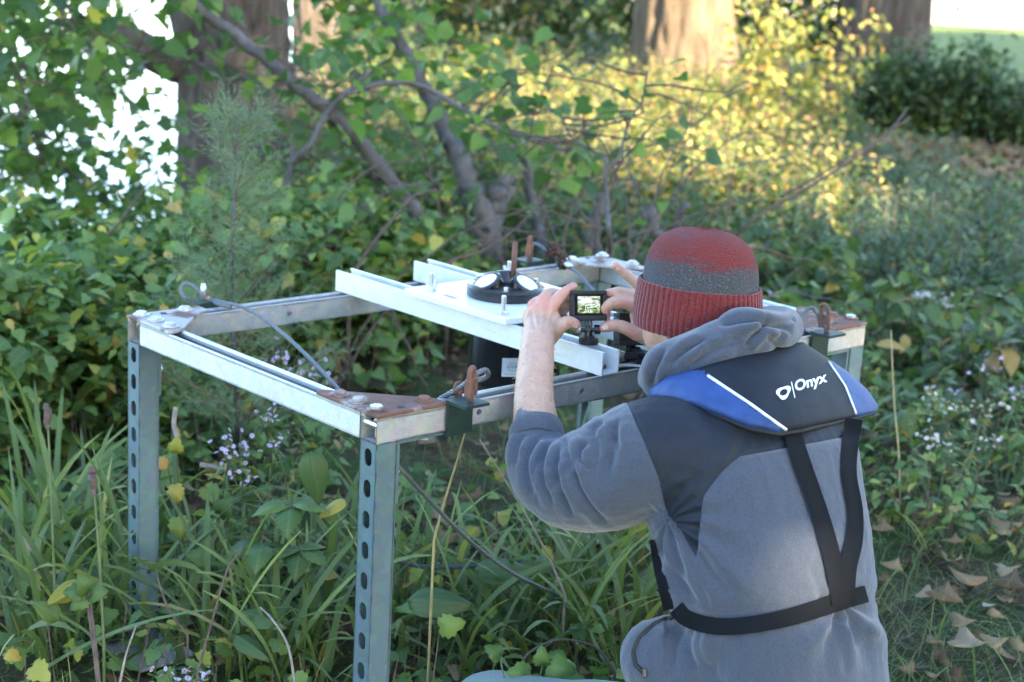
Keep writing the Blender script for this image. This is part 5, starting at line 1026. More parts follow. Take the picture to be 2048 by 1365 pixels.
# weathered stumps
for lb, px_, py_, d, h, r in (('short grey stump with a broken top behind the cones', 1150, 470, 6.6, .40, .022), ('slim weathered stump beside the broken one', 1185, 465, 6.7, .34, .018), ('leaning grey stump beyond the beanie', 1355, 470, 6.4, .38, .028), ('low dark stump beside the leaning one', 1400, 470, 6.6, .26, .035), ('grey forked stump behind the far corner plate', 1300, 480, 6.8, .34, .02)):
    c = W(px_, py_, d); c[2] = 0; mb = MB(); tp = c+np.array([rng.normal(0, .06), rng.normal(0, .03), h]); kk = 9; tp = tp+np.array([rng.normal(0, .08), 0, 0]); pts_ = [c*(1-i/kk)+tp*i/kk+rng.normal(0, r*.35, 3)*(i > 0)-EZ*.03*(i == 0) for i in range(kk+1)]; mb.tube(catmull(pts_, 2), [r*(1.35-.6*i/(2*kk))*rng.uniform(.82, 1.15) for i in range(2*kk+1)], 9); sp = wander(pts_[6], np.array([rng.normal(), rng.normal()*.4, .5]), .16, 4, .4); mb.tube(sp, np.linspace(r*.5, r*.15, 5), 6); tag(mb.build('stump', bark_grey, smooth=True), lb, 'stump', 'weathered stumps')
# undergrowth in the middle distance
def patch(name, label, region, n_plants, H, per, tm, ls, mat, cat='plants', kind='stuff', lance=False, rp=1.2):
    """a drift of low plants, too many to count: stems and leaves in one mass"""
    PP, SS = [], []; mb = MB()
    for k in range(n_plants):
        x, y = region(); z = ground_z(x, y); h = H*rng.uniform(.5, 1.15); ln = rng.normal(0, .12, 2); top = np.array([x+ln[0]*h, y+ln[1]*h, z+h]); mb.tube([(x, y, z-.01), top], [.0028, .0012], 3, cap=False)
        tt = rng.uniform(.15, 1., per); q = np.array([x, y, z])+tt[:, None]*(top-np.array([x, y, z])); PP.append(q+rng.normal(0, .035, (per, 3))*np.array([1, 1, .6])); SS.append(ls*rng.uniform(.6, 1.2, per)*(1.15-.4*tt))
    P = np.concatenate(PP); n = len(P); D, Nn = rand_dirs(n, .2, 1.1); o = foliage(name, tm, P, D, Nn, np.concatenate(SS), rng.random(n)**rp, mat); o['label'] = label; o['category'] = cat
    s = mb.build('stems', twig_m, o); s['kind'] = 'stuff'; return o
def box_region(x0, x1, y0, y1, cond=None):
    def f():
        for _ in range(50):
            x, y = rng.uniform(x0, x1), rng.uniform(y0, y1)
            if abs(x) < y*.5+1.0 and x > shore(y)+.2 and (cond is None or cond(x, y)): return x, y
        return x, y
    return f
patch('undergrowth', 'tangled green undergrowth between the grey stems', box_region(-2.4, 1.3, 6.4, 10.5), 520, .30, 26, LOB_S, .042, leaf_under)
patch('undergrowth', 'dense far undergrowth between the trunks', box_region(-1.6, 2.2, 10, 17), 420, .42, 30, OVATE, .060, leaf_under)
patch('sunlit_weeds', 'sunlit yellow-green weeds in front of the warm trunk', box_region(-.1, 1.75, 7.8, 13.6), 560, .42, 26, OVATE, .050, leaf_sun)
for k, (x, y, H, l_) in enumerate([(-1.5, 17.5, 1.5, 'far bush between the furrowed trunk and the water'), (-.6, 16.5, 1.6, 'far bush with pale leaves behind the slanting grey tree'), (.3, 17, 1.7, 'far bush behind the crooked grey tree'), (1.1, 17.5, 1.7, 'far bush just behind the warm lit trunk'), (2.3, 17, 1.6, 'far dark bush between the lit trunk and the stout trunk'), (3.0, 18, 1.5, 'far dark bush behind the stout trunk')]):
    shrub('far_bush', l_, (x, y), H, .9, 12, 1500, OVATE, .11, leaf_dark if k > 3 else leaf_under, group='bushes far behind the trunks', jit=.16, low=-.1)
patch('blue_weeds', 'bluish feathery weeds beyond the beanie', box_region(.9, 2.6, 6.6, 10.5), 240, .34, 30, LANCE, .065, leaf_blue)
patch('ground_cover', 'low leafy ground cover on the open side of the clearing', box_region(.5, 5.6, 3.85, 8.5), 1450, .17, 11, OVATE, .046, leaf_bright)
patch('ground_cover', 'low ground cover reaching back to the dark bush', box_region(1.2, 8.0, 8.0, 15.5, lambda x, y: not (10.2 < y < 11.9 and x > 2.0 and rng.random() < .9)), 900, .16, 10, OVATE, .06, leaf_bright)
patch('ground_cover', 'shaded ground plants behind the frame', box_region(-1.6, .8, 3.9, 6.6, lambda x, y: not (x > -.45 and y < 4.9)), 240, .20, 9, LOB_S, .055, leaf_currant)
for k, (x, y, H, l_) in enumerate([(2.75, 12.6, .66, 'dark green bush in front of the stout shaded trunk'), (3.35, 12.4, .66, 'dark green bush beside the stout trunk, middle of three'), (4.0, 12.6, .62, 'dark green bush at the lawn edge, farthest from the stout trunk')]):
    shrub('dark_bush', l_, (x, y), H, .62, 16, 3600, OVATE, .062, leaf_dark, group='dark bushes by the lawn', jit=.10, low=-.1, rndpow=1.)
for (px_, py_, H, l_) in ((1545, 330, 1.25, 'tall pale weed with reddish stem between the two trunks'), (1480, 330, .95, 'leafy weed beside the tall pale weed'), (1620, 330, .9, 'sunlit-toned weed before the stout trunk')):
    b = G(px_, py_); shrub('tall_weed', l_, (b[0], b[1]), H, .3, 4, 420, OVATE, .06, leaf_sun, group='tall weeds between the trunks', jit=.05, stem_r=.006)
# ------------------------------------------------------------------ near plants
def blades(name, B, az, L, wd, ph0, ph1, rnd, mat, parent=None, seg=6, kink=0.):
    """arching strap leaves: B bases, az heading, ph0/ph1 lean from upright at foot and added towards the tip"""
    n = len(B); t_ = (np.arange(seg)+.5)/seg; ph = ph0[:, None]+ph1[:, None]*t_[None]**1.3; st = L[:, None]/seg
    hz = np.cumsum(np.concatenate([np.zeros((n, 1)), np.sin(ph)*st], 1), 1); vz = np.cumsum(np.concatenate([np.zeros((n, 1)), np.cos(ph)*st], 1), 1)
    dx, dy = np.cos(az)[:, None], np.sin(az)[:, None]; sw = rng.normal(0, .06, (n, 1))*np.linspace(0, 1, seg+1)[None]**2*L[:, None]
    C = np.stack([B[:, :1]+dx*hz-dy*sw, B[:, 1:2]+dy*hz+dx*sw, B[:, 2:]+vz], 2); tt = np.linspace(0, 1, seg+1)
    w_ = wd[:, None]*np.minimum(1, .55+tt*2)[None]*np.sqrt(np.clip(1-tt**2.6, 0, 1))[None]*.5; tw = rng.normal(0, .5, (n, 1))+tt[None]*rng.normal(0, .6, (n, 1))
    sx = np.stack([-dy*np.cos(tw), dx*np.cos(tw), np.sin(tw)*.8], 2); V = np.stack([C-sx*w_[..., None], C+sx*w_[..., None]], 2)
    V[..., 2] = np.maximum(V[..., 2], .004)
    k = 2*(seg+1); q = np.array([(2*i, 2*i+1, 2*i+3, 2*i+2) for i in range(seg)]); Fc = (q[None]+(np.arange(n)*k)[:, None, None]).reshape(-1, 4)
    o = obj(name, fast_mesh(name, V.reshape(-1, 3), Fc, np.repeat(rnd, k), True), mat, parent); o['kind'] = 'stuff'; return o
def clump(x, y, n, L, wd, label, group='sedge clumps around the frame', spread=.05, lean=.25, arch=1.3):
    z = ground_z(x, y)-.01; o = tag(empty('sedge_clump', (x, y, z)), label, 'grass clump', group); B = np.stack([x+rng.normal(0, spread, n), y+rng.normal(0, spread, n), np.full(n, z)], 1)
    blades('blades', B, rng.uniform(0, 2*math.pi, n), L*rng.uniform(.55, 1.15, n), wd*rng.uniform(.6, 1.2, n), np.abs(rng.normal(lean*.5, lean*.6, n)), rng.uniform(.3, 1., n)*arch, rng.random(n)**1.15, grass_m, o, seg=8)
    # the longest few blades as leaves of their own
    return o
blocked = lambda x, y: (abs(x+.18) < .05 and abs(y-2.5) < .05)
spots = [(20, 1330), (70, 1240), (130, 1330), (190, 1260), (60, 1120), (150, 1080), (230, 1180), (340, 1330), (420, 1300), (480, 1360), (560, 1310), (640, 1240), (650, 1330), (690, 1160), (600, 1150), (560, 1350), (840, 1300), (880, 1220), (930, 1330), (990, 1260), (1040, 1330), (1090, 1250), (1150, 1290), (1190, 1210), (1240, 1130), (1250, 1240), (1100, 1120), (300, 1080), (400, 1180), (1180, 1050), (1230, 1330), (770, 1190), (20, 1180), (280, 1260)]
for k, (px_, py_) in enumerate(spots):
    b = G(px_+rng.uniform(-15, 15), py_+rng.uniform(-10, 20)); near_l = px_ < 300
    clump(b[0], b[1], int(rng.integers(12, 24)), .36 if not near_l else .44, .0155 if not near_l else .017, ('clump of long arching blades beside the left frame leg' if px_ < 300 else 'clump of arching blades between the two near frame legs' if px_ < 710 else 'clump of arching blades under the raised grey sleeve'), lean=.45, arch=1.7)
n_ = 3200; X = rng.uniform(-1.9, 1.1, n_); Y = rng.uniform(2.3, 4.7, n_); Z = np.array([ground_z(a, b_) for a, b_ in zip(X, Y)])
blades('thin_grass', np.stack([X, Y, Z-.005], 1), rng.uniform(0, 6.283, n_), rng.uniform(.05, .16, n_), rng.uniform(.0018, .0042, n_), np.abs(rng.normal(.3, .35, n_)), rng.uniform(.2, 1.4, n_), rng.random(n_), grass_m, seg=5)['label'] = 'thin grass growing under the frame'
n_ = 26000; X = rng.uniform(.55, 3.6, n_); Y = 2.2+rng.random(n_)**1.4*4.5; Z = np.array([ground_z(a, b_) for a, b_ in zip(X, Y)])
blades('turf', np.stack([X, Y, Z-.005], 1), rng.uniform(0, 6.283, n_), rng.uniform(.04, .13, n_), rng.uniform(.0015, .003, n_), np.abs(rng.normal(.5, .4, n_)), rng.uniform(.3, 1.6, n_), rng.random(n_), turf_m, seg=4)['label'] = 'short matted turf on the open side'
# leaf litter and single fallen leaves
n_ = 7500; X = rng.uniform(-2., 6., n_); Y = 2.2+rng.random(n_)**1.3*11; ok = (np.abs(X) < Y*.5+1.) & (X > -2.4); X, Y = X[ok], Y[ok]; n_ = len(X); Z = np.array([ground_z(a, b_) for a, b_ in zip(X, Y)])
D = np.stack([rng.normal(0, 1, n_), rng.normal(0, 1, n_), rng.normal(0, .25, n_)], 1); Nn = np.stack([rng.normal(0, .4, n_), rng.normal(0, .4, n_), np.ones(n_)], 1)
foliage('leaf_litter', COTTON, np.stack([X, Y, Z+.012+rng.uniform(0, .02, n_)], 1), D, Nn, rng.uniform(.025, .055, n_), rng.random(n_)**1.4, dead_m, curl=rng.uniform(.5, 3, n_))['label'] = 'brown leaf litter strewn over the ground'
n_ = 1500; X = rng.uniform(1.9, 5.2, n_); Y = rng.uniform(10.2, 12., n_); Z = np.array([ground_z(a, b_) for a, b_ in zip(X, Y)]); D = np.stack([rng.normal(0, 1, n_), rng.normal(0, 1, n_), rng.normal(0, .3, n_)], 1); Nn = np.stack([rng.normal(0, .5, n_), rng.normal(-.2, .5, n_), np.ones(n_)], 1)
foliage('leaf_drift', MAPLE, np.stack([X, Y, Z+.02+rng.uniform(0, .03, n_)], 1), D, Nn, rng.uniform(.05, .10, n_), .25+.5*rng.random(n_), dead_m, curl=rng.uniform(.5, 3, n_))['label'] = 'orange-brown drift of fallen leaves in front of the dark bushes'
patch('low_plants', 'low lobed-leaf plants growing through the grass under the frame', lambda: (rng.uniform(-1.25, .75), rng.uniform(2.75, 4.1)), 170, .15, 7, LOBED, .042, leaf_currant)
def leaf_obj(name, tm, p, d, nrm, size, rnd, mat, parent=None, curl=1.):
    Vv, Fc, k = leaf_arrays(tm, np.array([p]), np.array([d], float), np.array([nrm], float), np.array([size]), np.array([curl])); Vv = Vv-np.array(p)
    me = fast_mesh(name, Vv, Fc, np.full(len(Vv), rnd), True); lx_, ly_ = leaf_uv(tm, 1); set_attr(me, 'lx', lx_); set_attr(me, 'ly', ly_); o = obj(name, me, mat); o.location = tuple(float(c) for c in p)
    sd = o.modifiers.new('thick', 'SOLIDIFY'); sd.thickness = .0006
    if parent is not None: o.parent = parent; o.matrix_parent_inverse = wmat(parent).inverted()
    return o
special = [(1885, 1205, .082, .36, (.3, 1), 'large tan triangular fallen leaf on the turf'), (1905, 1245, .050, .75, (1, -.3), 'small pinkish fallen leaf below the large tan one'), (1910, 1285, .075, .98, (.8, -.8), 'palest curled fallen leaf lying on the turf'), (1955, 1175, .085, .55, (-.6, .8), 'folded two-tone fallen leaf beside a dark brown one'), (2010, 1180, .085, .12, (.4, .8), 'dark reddish brown fallen leaf next to a folded tan one'), (1780, 1140, .055, .7, (.5, 1), 'pointed tan fallen leaf beside the waist strap'), (1765, 1065, .06, .55, (.2, 1), 'upright orange-tan fallen leaf near the grey sleeve side'), (1830, 1045, .075, .25, (1, .5), 'brown fallen leaf beside a lime green one'),
           (1910, 1090, .045, .6, (.2, 1), 'narrow curled tan fallen leaf standing in the turf'), (1985, 1060, .085, .9, (1, .1), 'long pale fallen leaf bleached by the weather'), (1970, 1290, .055, .8, (1, .3), 'greyish pink fallen leaf on the dark turf'), (2035, 1010, .06, .2, (-1, .6), 'rust-coloured fallen leaf at the foot of the white asters'), (860, 1085, .085, .52, (1, .2), 'yellow-tan fallen leaf under the slanting wire rope'), (940, 1000, .07, .35, (.3, 1), 'orange-brown fallen leaf on the litter behind the near leg'), (990, 955, .07, .6, (1, .2), 'dull tan fallen leaf on bare soil behind the near leg'), (465, 1150, .07, .45, (1, -.3), 'flat ochre fallen leaf between the two near legs'), (1090, 1130, .08, .5, (1, 0), 'long ochre fallen leaf beside the looped dark rope')]
for px_, py_, s_, r_, d_, lb in special:
    p = G(px_, py_, .03); leaf_obj('fallen_leaf', COTTON, p, (d_[0], d_[1]*.8, .15), (rng.normal(0, .2), -.28, 1), s_*.98, r_*.8, dead_m, None, rng.uniform(.8, 2.4)); o = COL.objects[-1]; tag(o, lb, 'leaf', 'fallen leaves')
for k in range(46):
    px_, py_ = (rng.uniform(1760, 2048), rng.uniform(760, 1360)) if k < 26 else (rng.uniform(300, 1240), rng.uniform(900, 1340))
    p = G(px_, py_, .02); leaf_obj('fallen_leaf', (COTTON, MAPLE, OVATE, LOBED)[k % 4], p, (rng.normal(), rng.normal(), .1), (rng.normal(0, .4), rng.normal(-.2, .4), 1), rng.uniform(.03, .055), rng.random()**1.3*.8, dead_m, None, rng.uniform(1., 4.5)); tag(COL.objects[-1], 'small dry brown leaf among the grass' if k < 26 else 'dry leaf caught in the litter under the frame', 'leaf', 'small fallen leaves on the open side' if k < 26 else 'fallen leaves under the frame')

# broad ribbed leaves near the legs
broad_m = M_leaf('broad_leaf', [(0, (.030, .072, .024)), (.5, (.055, .115, .036)), (.8, (.10, .15, .04)), (1., (.30, .26, .05))], .3, .45, .4, ribs=True)
HOSTA = (lambda nu=10, nv=6: (np.array([(x, y*.27*max(.02, math.sin(math.pi*min(1, (x*.97+.03)**.66)))**.85, -.3*x*x-.12*abs(y)+.012*math.cos(y*13)) for x in np.linspace(0, 1, nu+1) for y in np.linspace(-1, 1, nv*2+1)]), np.array([q for i in range(nu) for j in range(nv*2) for q in ((i*(nv*2+1)+j, (i+1)*(nv*2+1)+j, (i+1)*(nv*2+1)+j+1), (i*(nv*2+1)+j, (i+1)*(nv*2+1)+j+1, i*(nv*2+1)+j+1))])))()
def leafy(name, label, base, leaves, mat, tm, cat='plant', group=None, stem_r=.0022, smat=None):
    """plant with single leaves: leaves = (point, direction, normal, size, rnd)"""
    o = tag(empty(name, base), label, cat, group); base = np.array(base, float)
    for p, d, nn, s_, r_ in leaves:
        p = np.array(p, float); mb = MB(); mb.tube(catmull([base, base*.45+p*.55+EZ*.02, p], 5), np.linspace(stem_r, stem_r*.6, 11), 6); mb.build('stalk', smat or grass_stem, o, smooth=True); leaf_obj('leaf', tm, p, d, nn, s_, r_, mat, o, 1.)
    return o
grass_stem = plain('green_stem', (.075, .11, .035), .6, 0, .25, 40, .1)
def gb(px_, py_): p = G(px_, py_); return (p[0], p[1], ground_z(p[0], p[1]))
leafy('broadleaf_plant', 'ribbed broad leaf pointing down behind the near leg', gb(640, 1010), [(W(622, 905, 3.18), (.25, -.2, -1), (.25, -1, .25), .105, .35), (W(690, 1000, 3.25), (-.9, -.2, -.35), (0, -.5, 1), .06, .97)], broad_m, HOSTA, group='broadleaf plants')
leafy('broadleaf_plant', 'pair of broad leaves low between the two near legs', gb(500, 1300), [(W(478, 1225, 3.08), (.9, -.3, .1), (0, -.5, 1), .085, .3), (W(470, 1270, 3.05), (.8, -.4, -.15), (.1, -.5, 1), .075, .15)], broad_m, HOSTA, group='broadleaf plants')
leafy('broadleaf_plant', 'wide dark leaf beside the near leg under the dark rope', gb(840, 1230), [(W(815, 1200, 3.05), (.9, -.2, .2), (0, -.7, .8), .115, .1), (W(870, 1200, 3.1), (-.8, .1, -.1), (.2, -.6, 1), .08, .5)], broad_m, HOSTA, group='broadleaf plants')
leafy('broadleaf_plant', 'ribbed leaf arching in the grass below the sleeve', gb(990, 1180), [(W(950, 1140, 3.3), (.9, .1, .2), (.1, -.6, 1), .12, .3), (W(1040, 1120, 3.4), (.8, .1, .0), (0, -.6, 1), .09, .5)], broad_m, HOSTA, group='broadleaf plants')
leafy('broadleaf_plant', 'yellow-green folded leaf behind the rough sprig', gb(120, 1290), [(W(165, 1170, 2.95), (-.65, -.2, -.55), (.75, -.5, .35), .075, .90), (W(120, 1240, 2.98), (-.3, -.4, .5), (0, -.7, .6), .06, .6)], broad_m, HOSTA, group='broadleaf plants')
def creeper(px_, py_, d, s_, lb, r0=.2):
    p = W(px_, py_, d); base = np.array([p[0]+.03, p[1]+.02, ground_z(p[0], p[1])]); L = []
    for a in np.linspace(-2.2, 2.2, 5): dr = CR*math.sin(a)*1.+np.array([0, -1., 0])*.8*math.cos(a)+EZ*rng.uniform(-.35, .12); L.append((p, dr, np.array([rng.normal(0, .25), rng.normal(-.2, .2), 1.]), s_*1.15*(1.05-.12*abs(a)), min(1, max(0, r0+rng.normal(0, .12)))))
    return leafy('creeper_sprig', lb, base, L, leaf_currant, SERR, group='creeper sprigs', cat='plant', stem_r=.0018)
creeper(585, 1010, 3.25, .075, 'five-leaved creeper sprig beside the purple asters', .3); creeper(525, 1090, 3.2, .07, 'five-leaved creeper sprig over the litter between the legs', .15); creeper(600, 1100, 3.2, .06, 'smaller five-leaved creeper sprig behind the near leg', .1)
def lobedtuft(lb, items, base, group='lobed-leaf sprigs', smat=None, r=.0025): return leafy('leafy_sprig', lb, base, items, leaf_currant, LOBED, group=group, stem_r=r, smat=smat)
lobedtuft('rough brown-stemmed sprig with scalloped grey-green leaves', [(W(178, 1185, 2.9), (-.3, -.5, .9), (.4, -.9, .2), .040, .3), (W(178, 1190, 2.9), (.9, -.3, .4), (-.2, -.9, .5), .036, .25), (W(176, 1195, 2.9), (-.7, -.6, -.4), (-.1, -.9, .4), .034, .4), (W(172, 1185, 2.9), (-.9, -.3, .1), (0, -.8, .6), .038, .2)], (W(212, 1390, 2.85)[0], W(212, 1390, 2.85)[1], ground_z(*W(212, 1390, 2.85)[:2])), smat=twig_m, r=.0042)
lobedtuft('single pale green leaf on a bare twig in front of the grass', [(W(880, 1255, 2.86), (.85, -.3, .35), (-.1, -.9, .3), .045, .78)], (W(850, 1400, 2.8)[0], W(850, 1400, 2.8)[1], ground_z(*W(850, 1400, 2.8)[:2])), smat=twig_m, r=.0016)
lobedtuft('low sprig with rounded leaves in front of the green trouser leg', [(W(1095, 1335, 2.86), (.9, -.3, .1), (0, -.8, .6), .050, .7), (W(1085, 1330, 2.86), (-.1, -.2, .9), (0, -.9, .3), .035, .6), (W(1000, 1315, 2.86), (-.5, -.2, .5), (.2, -.8, .6), .034, .3), (W(1060, 1345, 2.86), (-.8, -.3, .1), (0, -.8, .6), .040, .65)], (W(1050, 1420, 2.8)[0], W(1050, 1420, 2.8)[1], ground_z(*W(1050, 1420, 2.8)[:2])))
lobedtuft('yellow-edged lobed leaves on thin stems between the two near legs', [(W(352, 905, 3.4), (.1, -.3, .8), (0, -.9, .4), .036, .93), (W(350, 970, 3.4), (.2, -.4, -.6), (0, -.8, .5), .038, .96), (W(355, 1035, 3.35), (.2, -.4, -.5), (0, -.9, .4), .045, .88), (W(335, 930, 3.4), (-.8, -.2, .2), (0, -.8, .5), .03, 1.)], gb(370, 1150))
lobedtuft('lobed green leaves low behind the left frame leg', [(W(400, 1060, 3.35), (.6, -.3, .2), (0, -.8, .6), .05, .2), (W(420, 1120, 3.3), (-.5, -.4, .3), (0, -.8, .6), .05, .3), (W(440, 1030, 3.4), (.3, -.3, .6), (0, -.8, .5), .05, .15)], gb(420, 1180))
# dry seed-head stalks
for lb, pts, hl in (('tall thin stalk with a narrow brown seed head', [(112, 1260, 3.2), (106, 1080, 3.2), (100, 930, 3.2), (96, 850, 3.2), (93, 808, 3.2)], .045), ('second stalk with a ragged dark seed head beside the leg', [(208, 1290, 3.0), (200, 1140, 3.0), (193, 1040, 3.0), (188, 985, 3.0), (183, 930, 3.0)], .055)):
    P = catmull(WP(pts), 5); g = P[0].copy(); g[2] = ground_z(g[0], g[1]); mb = MB(); mb.tube([g]+P, np.linspace(.003, .0018, len(P)+1), 6); o = tag(mb.build('seed_stalk', grass_stem, smooth=True), lb, 'plant', 'seed stalks')
    mb = MB(); top = P[-1]; dn = unit(P[-3]-P[-1]); k = 9; mb.tube([top+dn*hl*i/k+rng.normal(0, .0012, 3) for i in range(k+1)], [.0035+.0035*math.sin(math.pi*min(1, i/k+.1))+rng.uniform(0, .0015) for i in range(k+1)], 7); mb.build('seed_head', twig_m, o)
mb = MB(); P = catmull(WP([(262, 1360, 2.95), (300, 1310, 2.95), (330, 1240, 2.95), (312, 1180, 2.97), (318, 1150, 2.97)]), 5)
for lb, pts in (('thin straw-coloured grass stalk curving up before the near leg', [(395, 1345, 2.9), (425, 1240, 2.9), (455, 1140, 2.92), (490, 1092, 2.94)]), ('grey bent twig rising from the grass between the legs', [(590, 1365, 2.9), (575, 1290, 2.9), (545, 1240, 2.92), (520, 1215, 2.94)]), ('knobbly dark twig beside the left frame leg', [(375, 1270, 3.0), (340, 1225, 3.0), (322, 1180, 3.0), (312, 1142, 3.0)]), ('pale straw sloping before the base plate', [(240, 1365, 2.9), (252, 1310, 2.9), (272, 1252, 2.9)]), ('long straw stem leaning against the near rail', [(868, 1080, 2.95), (890, 1000, 2.9), (915, 920, 2.85), (935, 850, 2.80), (958, 790, 2.78)]), ('long pale stem slanting down below the sleeve', [(960, 880, 3.1), (1040, 1010, 3.15), (1090, 1100, 3.2), (1130, 1190, 3.25)]), ('tall dead stalk standing on the open side', [(1800, 1000, 4.3), (1797, 900, 4.3), (1788, 800, 4.3), (1782, 660, 4.3)]), ('arching reddish stem in front of the trouser leg', [(1030, 1350, 2.9), (1060, 1305, 2.9), (1120, 1280, 2.95), (1190, 1295, 3.0), (1230, 1345, 3.0)])):
    P = catmull(WP(pts), 5); low_ = min((0, -1), key=lambda i: P[i][2]); g = P[low_].copy(); g[2] = ground_z(g[0], g[1]); P = [g]+P if low_ == 0 else P+[g]; mb = MB(); mb.tube(P, np.linspace(.0026, .0014, len(P)) if low_ == 0 else np.linspace(.0016, .0026, len(P)), 6); tag(mb.build('dry_stalk', twig_pale if 'pale' in lb or 'grey' in lb else (twig_m if 'dark' in lb or 'red' in lb else plain('straw', (.34, .29, .15), .7)), smooth=True), lb, 'stalk', 'dry stalks')
# asters
def flower_mesh(name, mats, r=.0065, pet=9):
    mb = MB()
    for k in range(pet):
        a = 2*math.pi*k/pet; d = np.array([math.cos(a), math.sin(a), 0]); q = np.array([-d[1], d[0], 0]); mb.add([d*.2*r, d*.65*r+q*.2*r+EZ*.1*r, d*r+EZ*.05*r, d*.65*r-q*.2*r+EZ*.1*r], [(0, 1, 2, 3)])
    mb.lathe([(.30*r, 0), (.28*r, .18*r), (.1*r, .26*r)], (0, 0, 0), n=8, mi=1); me = mb.mesh(name)
    for mt in mats: me.materials.append(mt)
    return me
yel = plain('flower_centre', (.42, .30, .06), .8, 0, .2, 300, 0); lilac = plain('lilac_petal', (.50, .43, .74), .7, 0, .12, 80, 0); white_p = plain('white_petal', (.74, .73, .76), .7, 0, .06, 80, 0); lil_f = flower_mesh('lilac_flower', (lilac, yel), .0062); whi_f = flower_mesh('white_flower', (white_p, yel), .0066)
def aster(label, base, clusters, fm, cat='flowers', group='aster plants', lm=leaf_under):
    o = tag(empty('aster_plant', base), label, cat, group); base = np.array(base, float); mb = MB(); LP = []
    for (px_, py_, d, rx, ry, n_) in clusters:
        c = W(px_, py_, d); st = catmull([base+rng.normal(0, .01, 3)*[1, 1, 0], base*.5+c*.5+rng.normal(0, .03, 3), c-EZ*.02], 6); mb.tube(st, np.linspace(.0024, .0012, len(st)), 5); LP += st[3:]
        for k in range(int(n_*1.5)):
            p = c+CR*rng.normal(0, rx)*d/F_PX+CU*rng.normal(0, ry)*d/F_PX+CF*rng.normal(0, .02); mb.tube([st[-1]-EZ*.03*rng.random(), p], [.0009, .0006], 3); f = bpy.data.objects.new('flower', fm); COL.objects.link(f); f.location = tuple(p-np.array(o.location)); f.parent = o
            f.rotation_euler = (rng.normal(.7, .45), rng.normal(0, .4), rng.uniform(0, 6)); s_ = rng.uniform(.7, 1.15); f.scale = (s_, s_, s_)
    mb.build('stems', grass_stem, o, smooth=True); LP = np.array(LP); n_ = 26*len(clusters); P = LP[rng.integers(0, len(LP), n_)]; D, Nn = rand_dirs(n_, .1); foliage('leaves', LANCE, P, D, Nn, rng.uniform(.025, .05, n_), rng.random(n_), lm, o); return o
aster('lilac aster stems flowering under the left part of the frame', gb(500, 1180), [(475, 890, 3.45, 22, 22, 16), (535, 835, 3.5, 20, 14, 11), (455, 905, 3.4, 12, 12, 8), (545, 885, 3.45, 12, 14, 8), (485, 955, 3.4, 12, 12, 6)], lil_f)
aster('taller lilac aster flowering behind the diagonal wire rope', gb(600, 1010), [(560, 720, 3.7, 20, 16, 12), (610, 745, 3.7, 18, 14, 10), (640, 760, 3.7, 14, 12, 7)], lil_f)
aster('small lilac aster low in front of the base plate', gb(360, 1420), [(355, 1348, 2.95, 22, 8, 10), (410, 1352, 2.95, 10, 6, 4)], lil_f)
aster('white asters flowering in the ground cover beside the life vest', gb(1870, 1030), [(1870, 790, 4.6, 12, 8, 8), (1900, 815, 4.6, 26, 10, 16), (1965, 815, 4.6, 24, 14, 16), (1870, 880, 4.4, 22, 18, 16), (1990, 880, 4.5, 24, 10, 10)], whi_f)
aster('pale lilac asters standing behind the white ones', gb(2000, 980), [(1975, 735, 4.8, 18, 14, 9), (2035, 785, 4.8, 18, 10, 12), (1905, 780, 4.8, 10, 6, 5)], lil_f)
aster('creamy white flower heads among the leaves behind the rusty corner', gb(1890, 720), [(1855, 588, 6.0, 14, 5, 16), (1895, 605, 6.0, 16, 8, 18), (1835, 592, 6.0, 6, 5, 8)], whi_f)
# tall broad weeds on the open side
for lb, px_, py_, H, n_ in (('leafy weed with pointed leaves at the edge of the open side', 2020, 800, .38, 90), ('leafy weed behind the white asters', 1930, 760, .36, 90), ('leafy weed behind the rusty corner plate', 1800, 720, .36, 110), ('leafy weed right behind the beanie', 1600, 640, .36, 140), ('leafy weed between the stumps and the beanie', 1500, 600, .34, 120)):
    b = G(px_, py_); shrub('leafy_weed', lb, (b[0], b[1]), H, .2, 5, n_, OVATE, .085, leaf_under, group='leafy weeds on the open side', jit=.03, stem_r=.004, low=0)
for k in range(16):
    px_, py_ = rng.uniform(1560, 2090), rng.uniform(560, 960); b = G(px_, py_)
    if b[0] < .75: continue
    shrub('broad_weed', 'broad-leaved weed standing in the ground cover on the open side', (b[0], b[1]), rng.uniform(.16, .30), .14, 4, int(rng.integers(26, 60)), (OVATE, LOBED, LANCE, SERR)[k % 4], rng.uniform(.06, .10), (leaf_bright, leaf_under, leaf_blue)[k % 3], group='broad weeds on the open side', cat='plant', jit=.025, stem_r=.003, low=0)
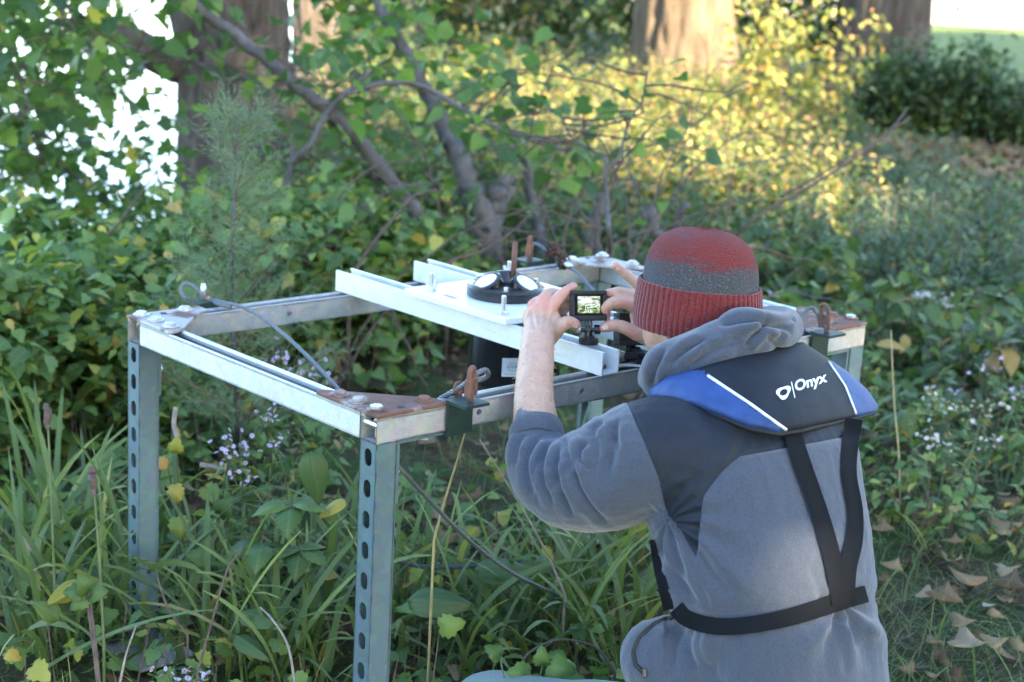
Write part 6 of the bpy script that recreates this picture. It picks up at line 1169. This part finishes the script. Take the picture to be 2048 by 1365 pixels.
# juniper sapling behind the frame
jb = G(478, 905); jo = tag(empty('juniper_sapling', (jb[0], jb[1], ground_z(jb[0], jb[1]))), 'feathery blue-green juniper sapling rising behind the left part of the frame', 'tree'); jd = 3.95
tr = catmull([np.array([jb[0], jb[1], -.02])]+WP([(470, 720, jd), (463, 560, jd), (468, 420, jd), (474, 300, jd), (480, 225, jd)]), 8); mb = MB(); mb.tube(tr, np.linspace(.0085, .0018, len(tr)), 7); mb.build('trunk', bark_grey, jo, smooth=True); mb = MB(); NP, ND = [], []
tr = np.array(tr); hs = tr[:, 2]
for k in range(80):
    z = .10+ (hs[-1]-.12)*rng.random()**1.15; i = int(np.argmin(abs(hs-z))); L = .34*(1-(z/hs[-1])**.8)+.05; a = rng.uniform(0, 6.283); d = np.array([math.cos(a), math.sin(a), .75]); e = wander(tr[i], d, L, 6, .22); mb.tube(e, np.linspace(.0019, .0007, 7), 4)
    for q in range(1, 7):
        for _ in range(4):
            dd = unit(e[q]-e[q-1])+rng.normal(0, .55, 3); f = wander(e[q]-rng.random()*(e[q]-e[q-1]), dd, rng.uniform(.03, .10), 4, .3)
            for u in range(4):
                for w_ in range(2): NP.append(f[u]+(f[u+1]-f[u])*rng.random()); ND.append(unit(f[u+1]-f[u])+rng.normal(0, .55, 3))
NP, ND = np.array(NP), np.array(ND); n_ = len(NP); mb.build('branches', plain('reddish_twig', (.15, .085, .05), .8), jo, smooth=True)
NEED = (np.array([(0, -.028, 0), (0, .028, 0), (1, 0, 0)], float), np.array([(0, 1, 2)])); foliage('crown', NEED, NP, ND, unit(rng.normal(0, 1, (n_, 3))), rng.uniform(.014, .034, n_), rng.random(n_), needle_m, jo)
# fallen log, sticks, yellow case
mb = MB(); P = catmull([G(-60, 925, .05), G(60, 885, .06), G(150, 862, .05)], 8); mb.tube([p+rng.normal(0, .004, 3) for p in P], np.linspace(.045, .022, len(P)), 10); tag(mb.build('fallen_log', M_bark('rotting_wood', (.07, .05, .035), (.15, .11, .08), 8, 1, .8, .01), smooth=True), 'dark rotting log lying under the currant bush', 'log')
for lb, pts in (('grey stick lying behind the asters', [(400, 930, 3.5), (450, 938, 3.5), (500, 945, 3.5)]), ('short pale upright stick beside the left leg', [(355, 880, 3.5), (348, 850, 3.5), (352, 815, 3.5)])):
    mb = MB(); P = [p for p in catmull(WP(pts), 5)]; mb.tube(P, .005, 7); tag(mb.build('stick', twig_pale, smooth=True), lb, 'stick', 'sticks')
yc = G(2072, 978); yo = tag(empty('yellow_case', (yc[0], yc[1], 0)), 'yellow hard case with black base standing in the grass', 'case'); mb = MB(); mb.box((yc[0], yc[1], .065), (.07, .06, .085), bev=.012); mb.build('lid', plain('yellow_plastic', (.75, .42, .02), .4), yo, angle=40); mb = MB(); mb.box((yc[0], yc[1], .012), (.066, .056, .022), bev=.004); mb.build('base', black_plastic, yo)
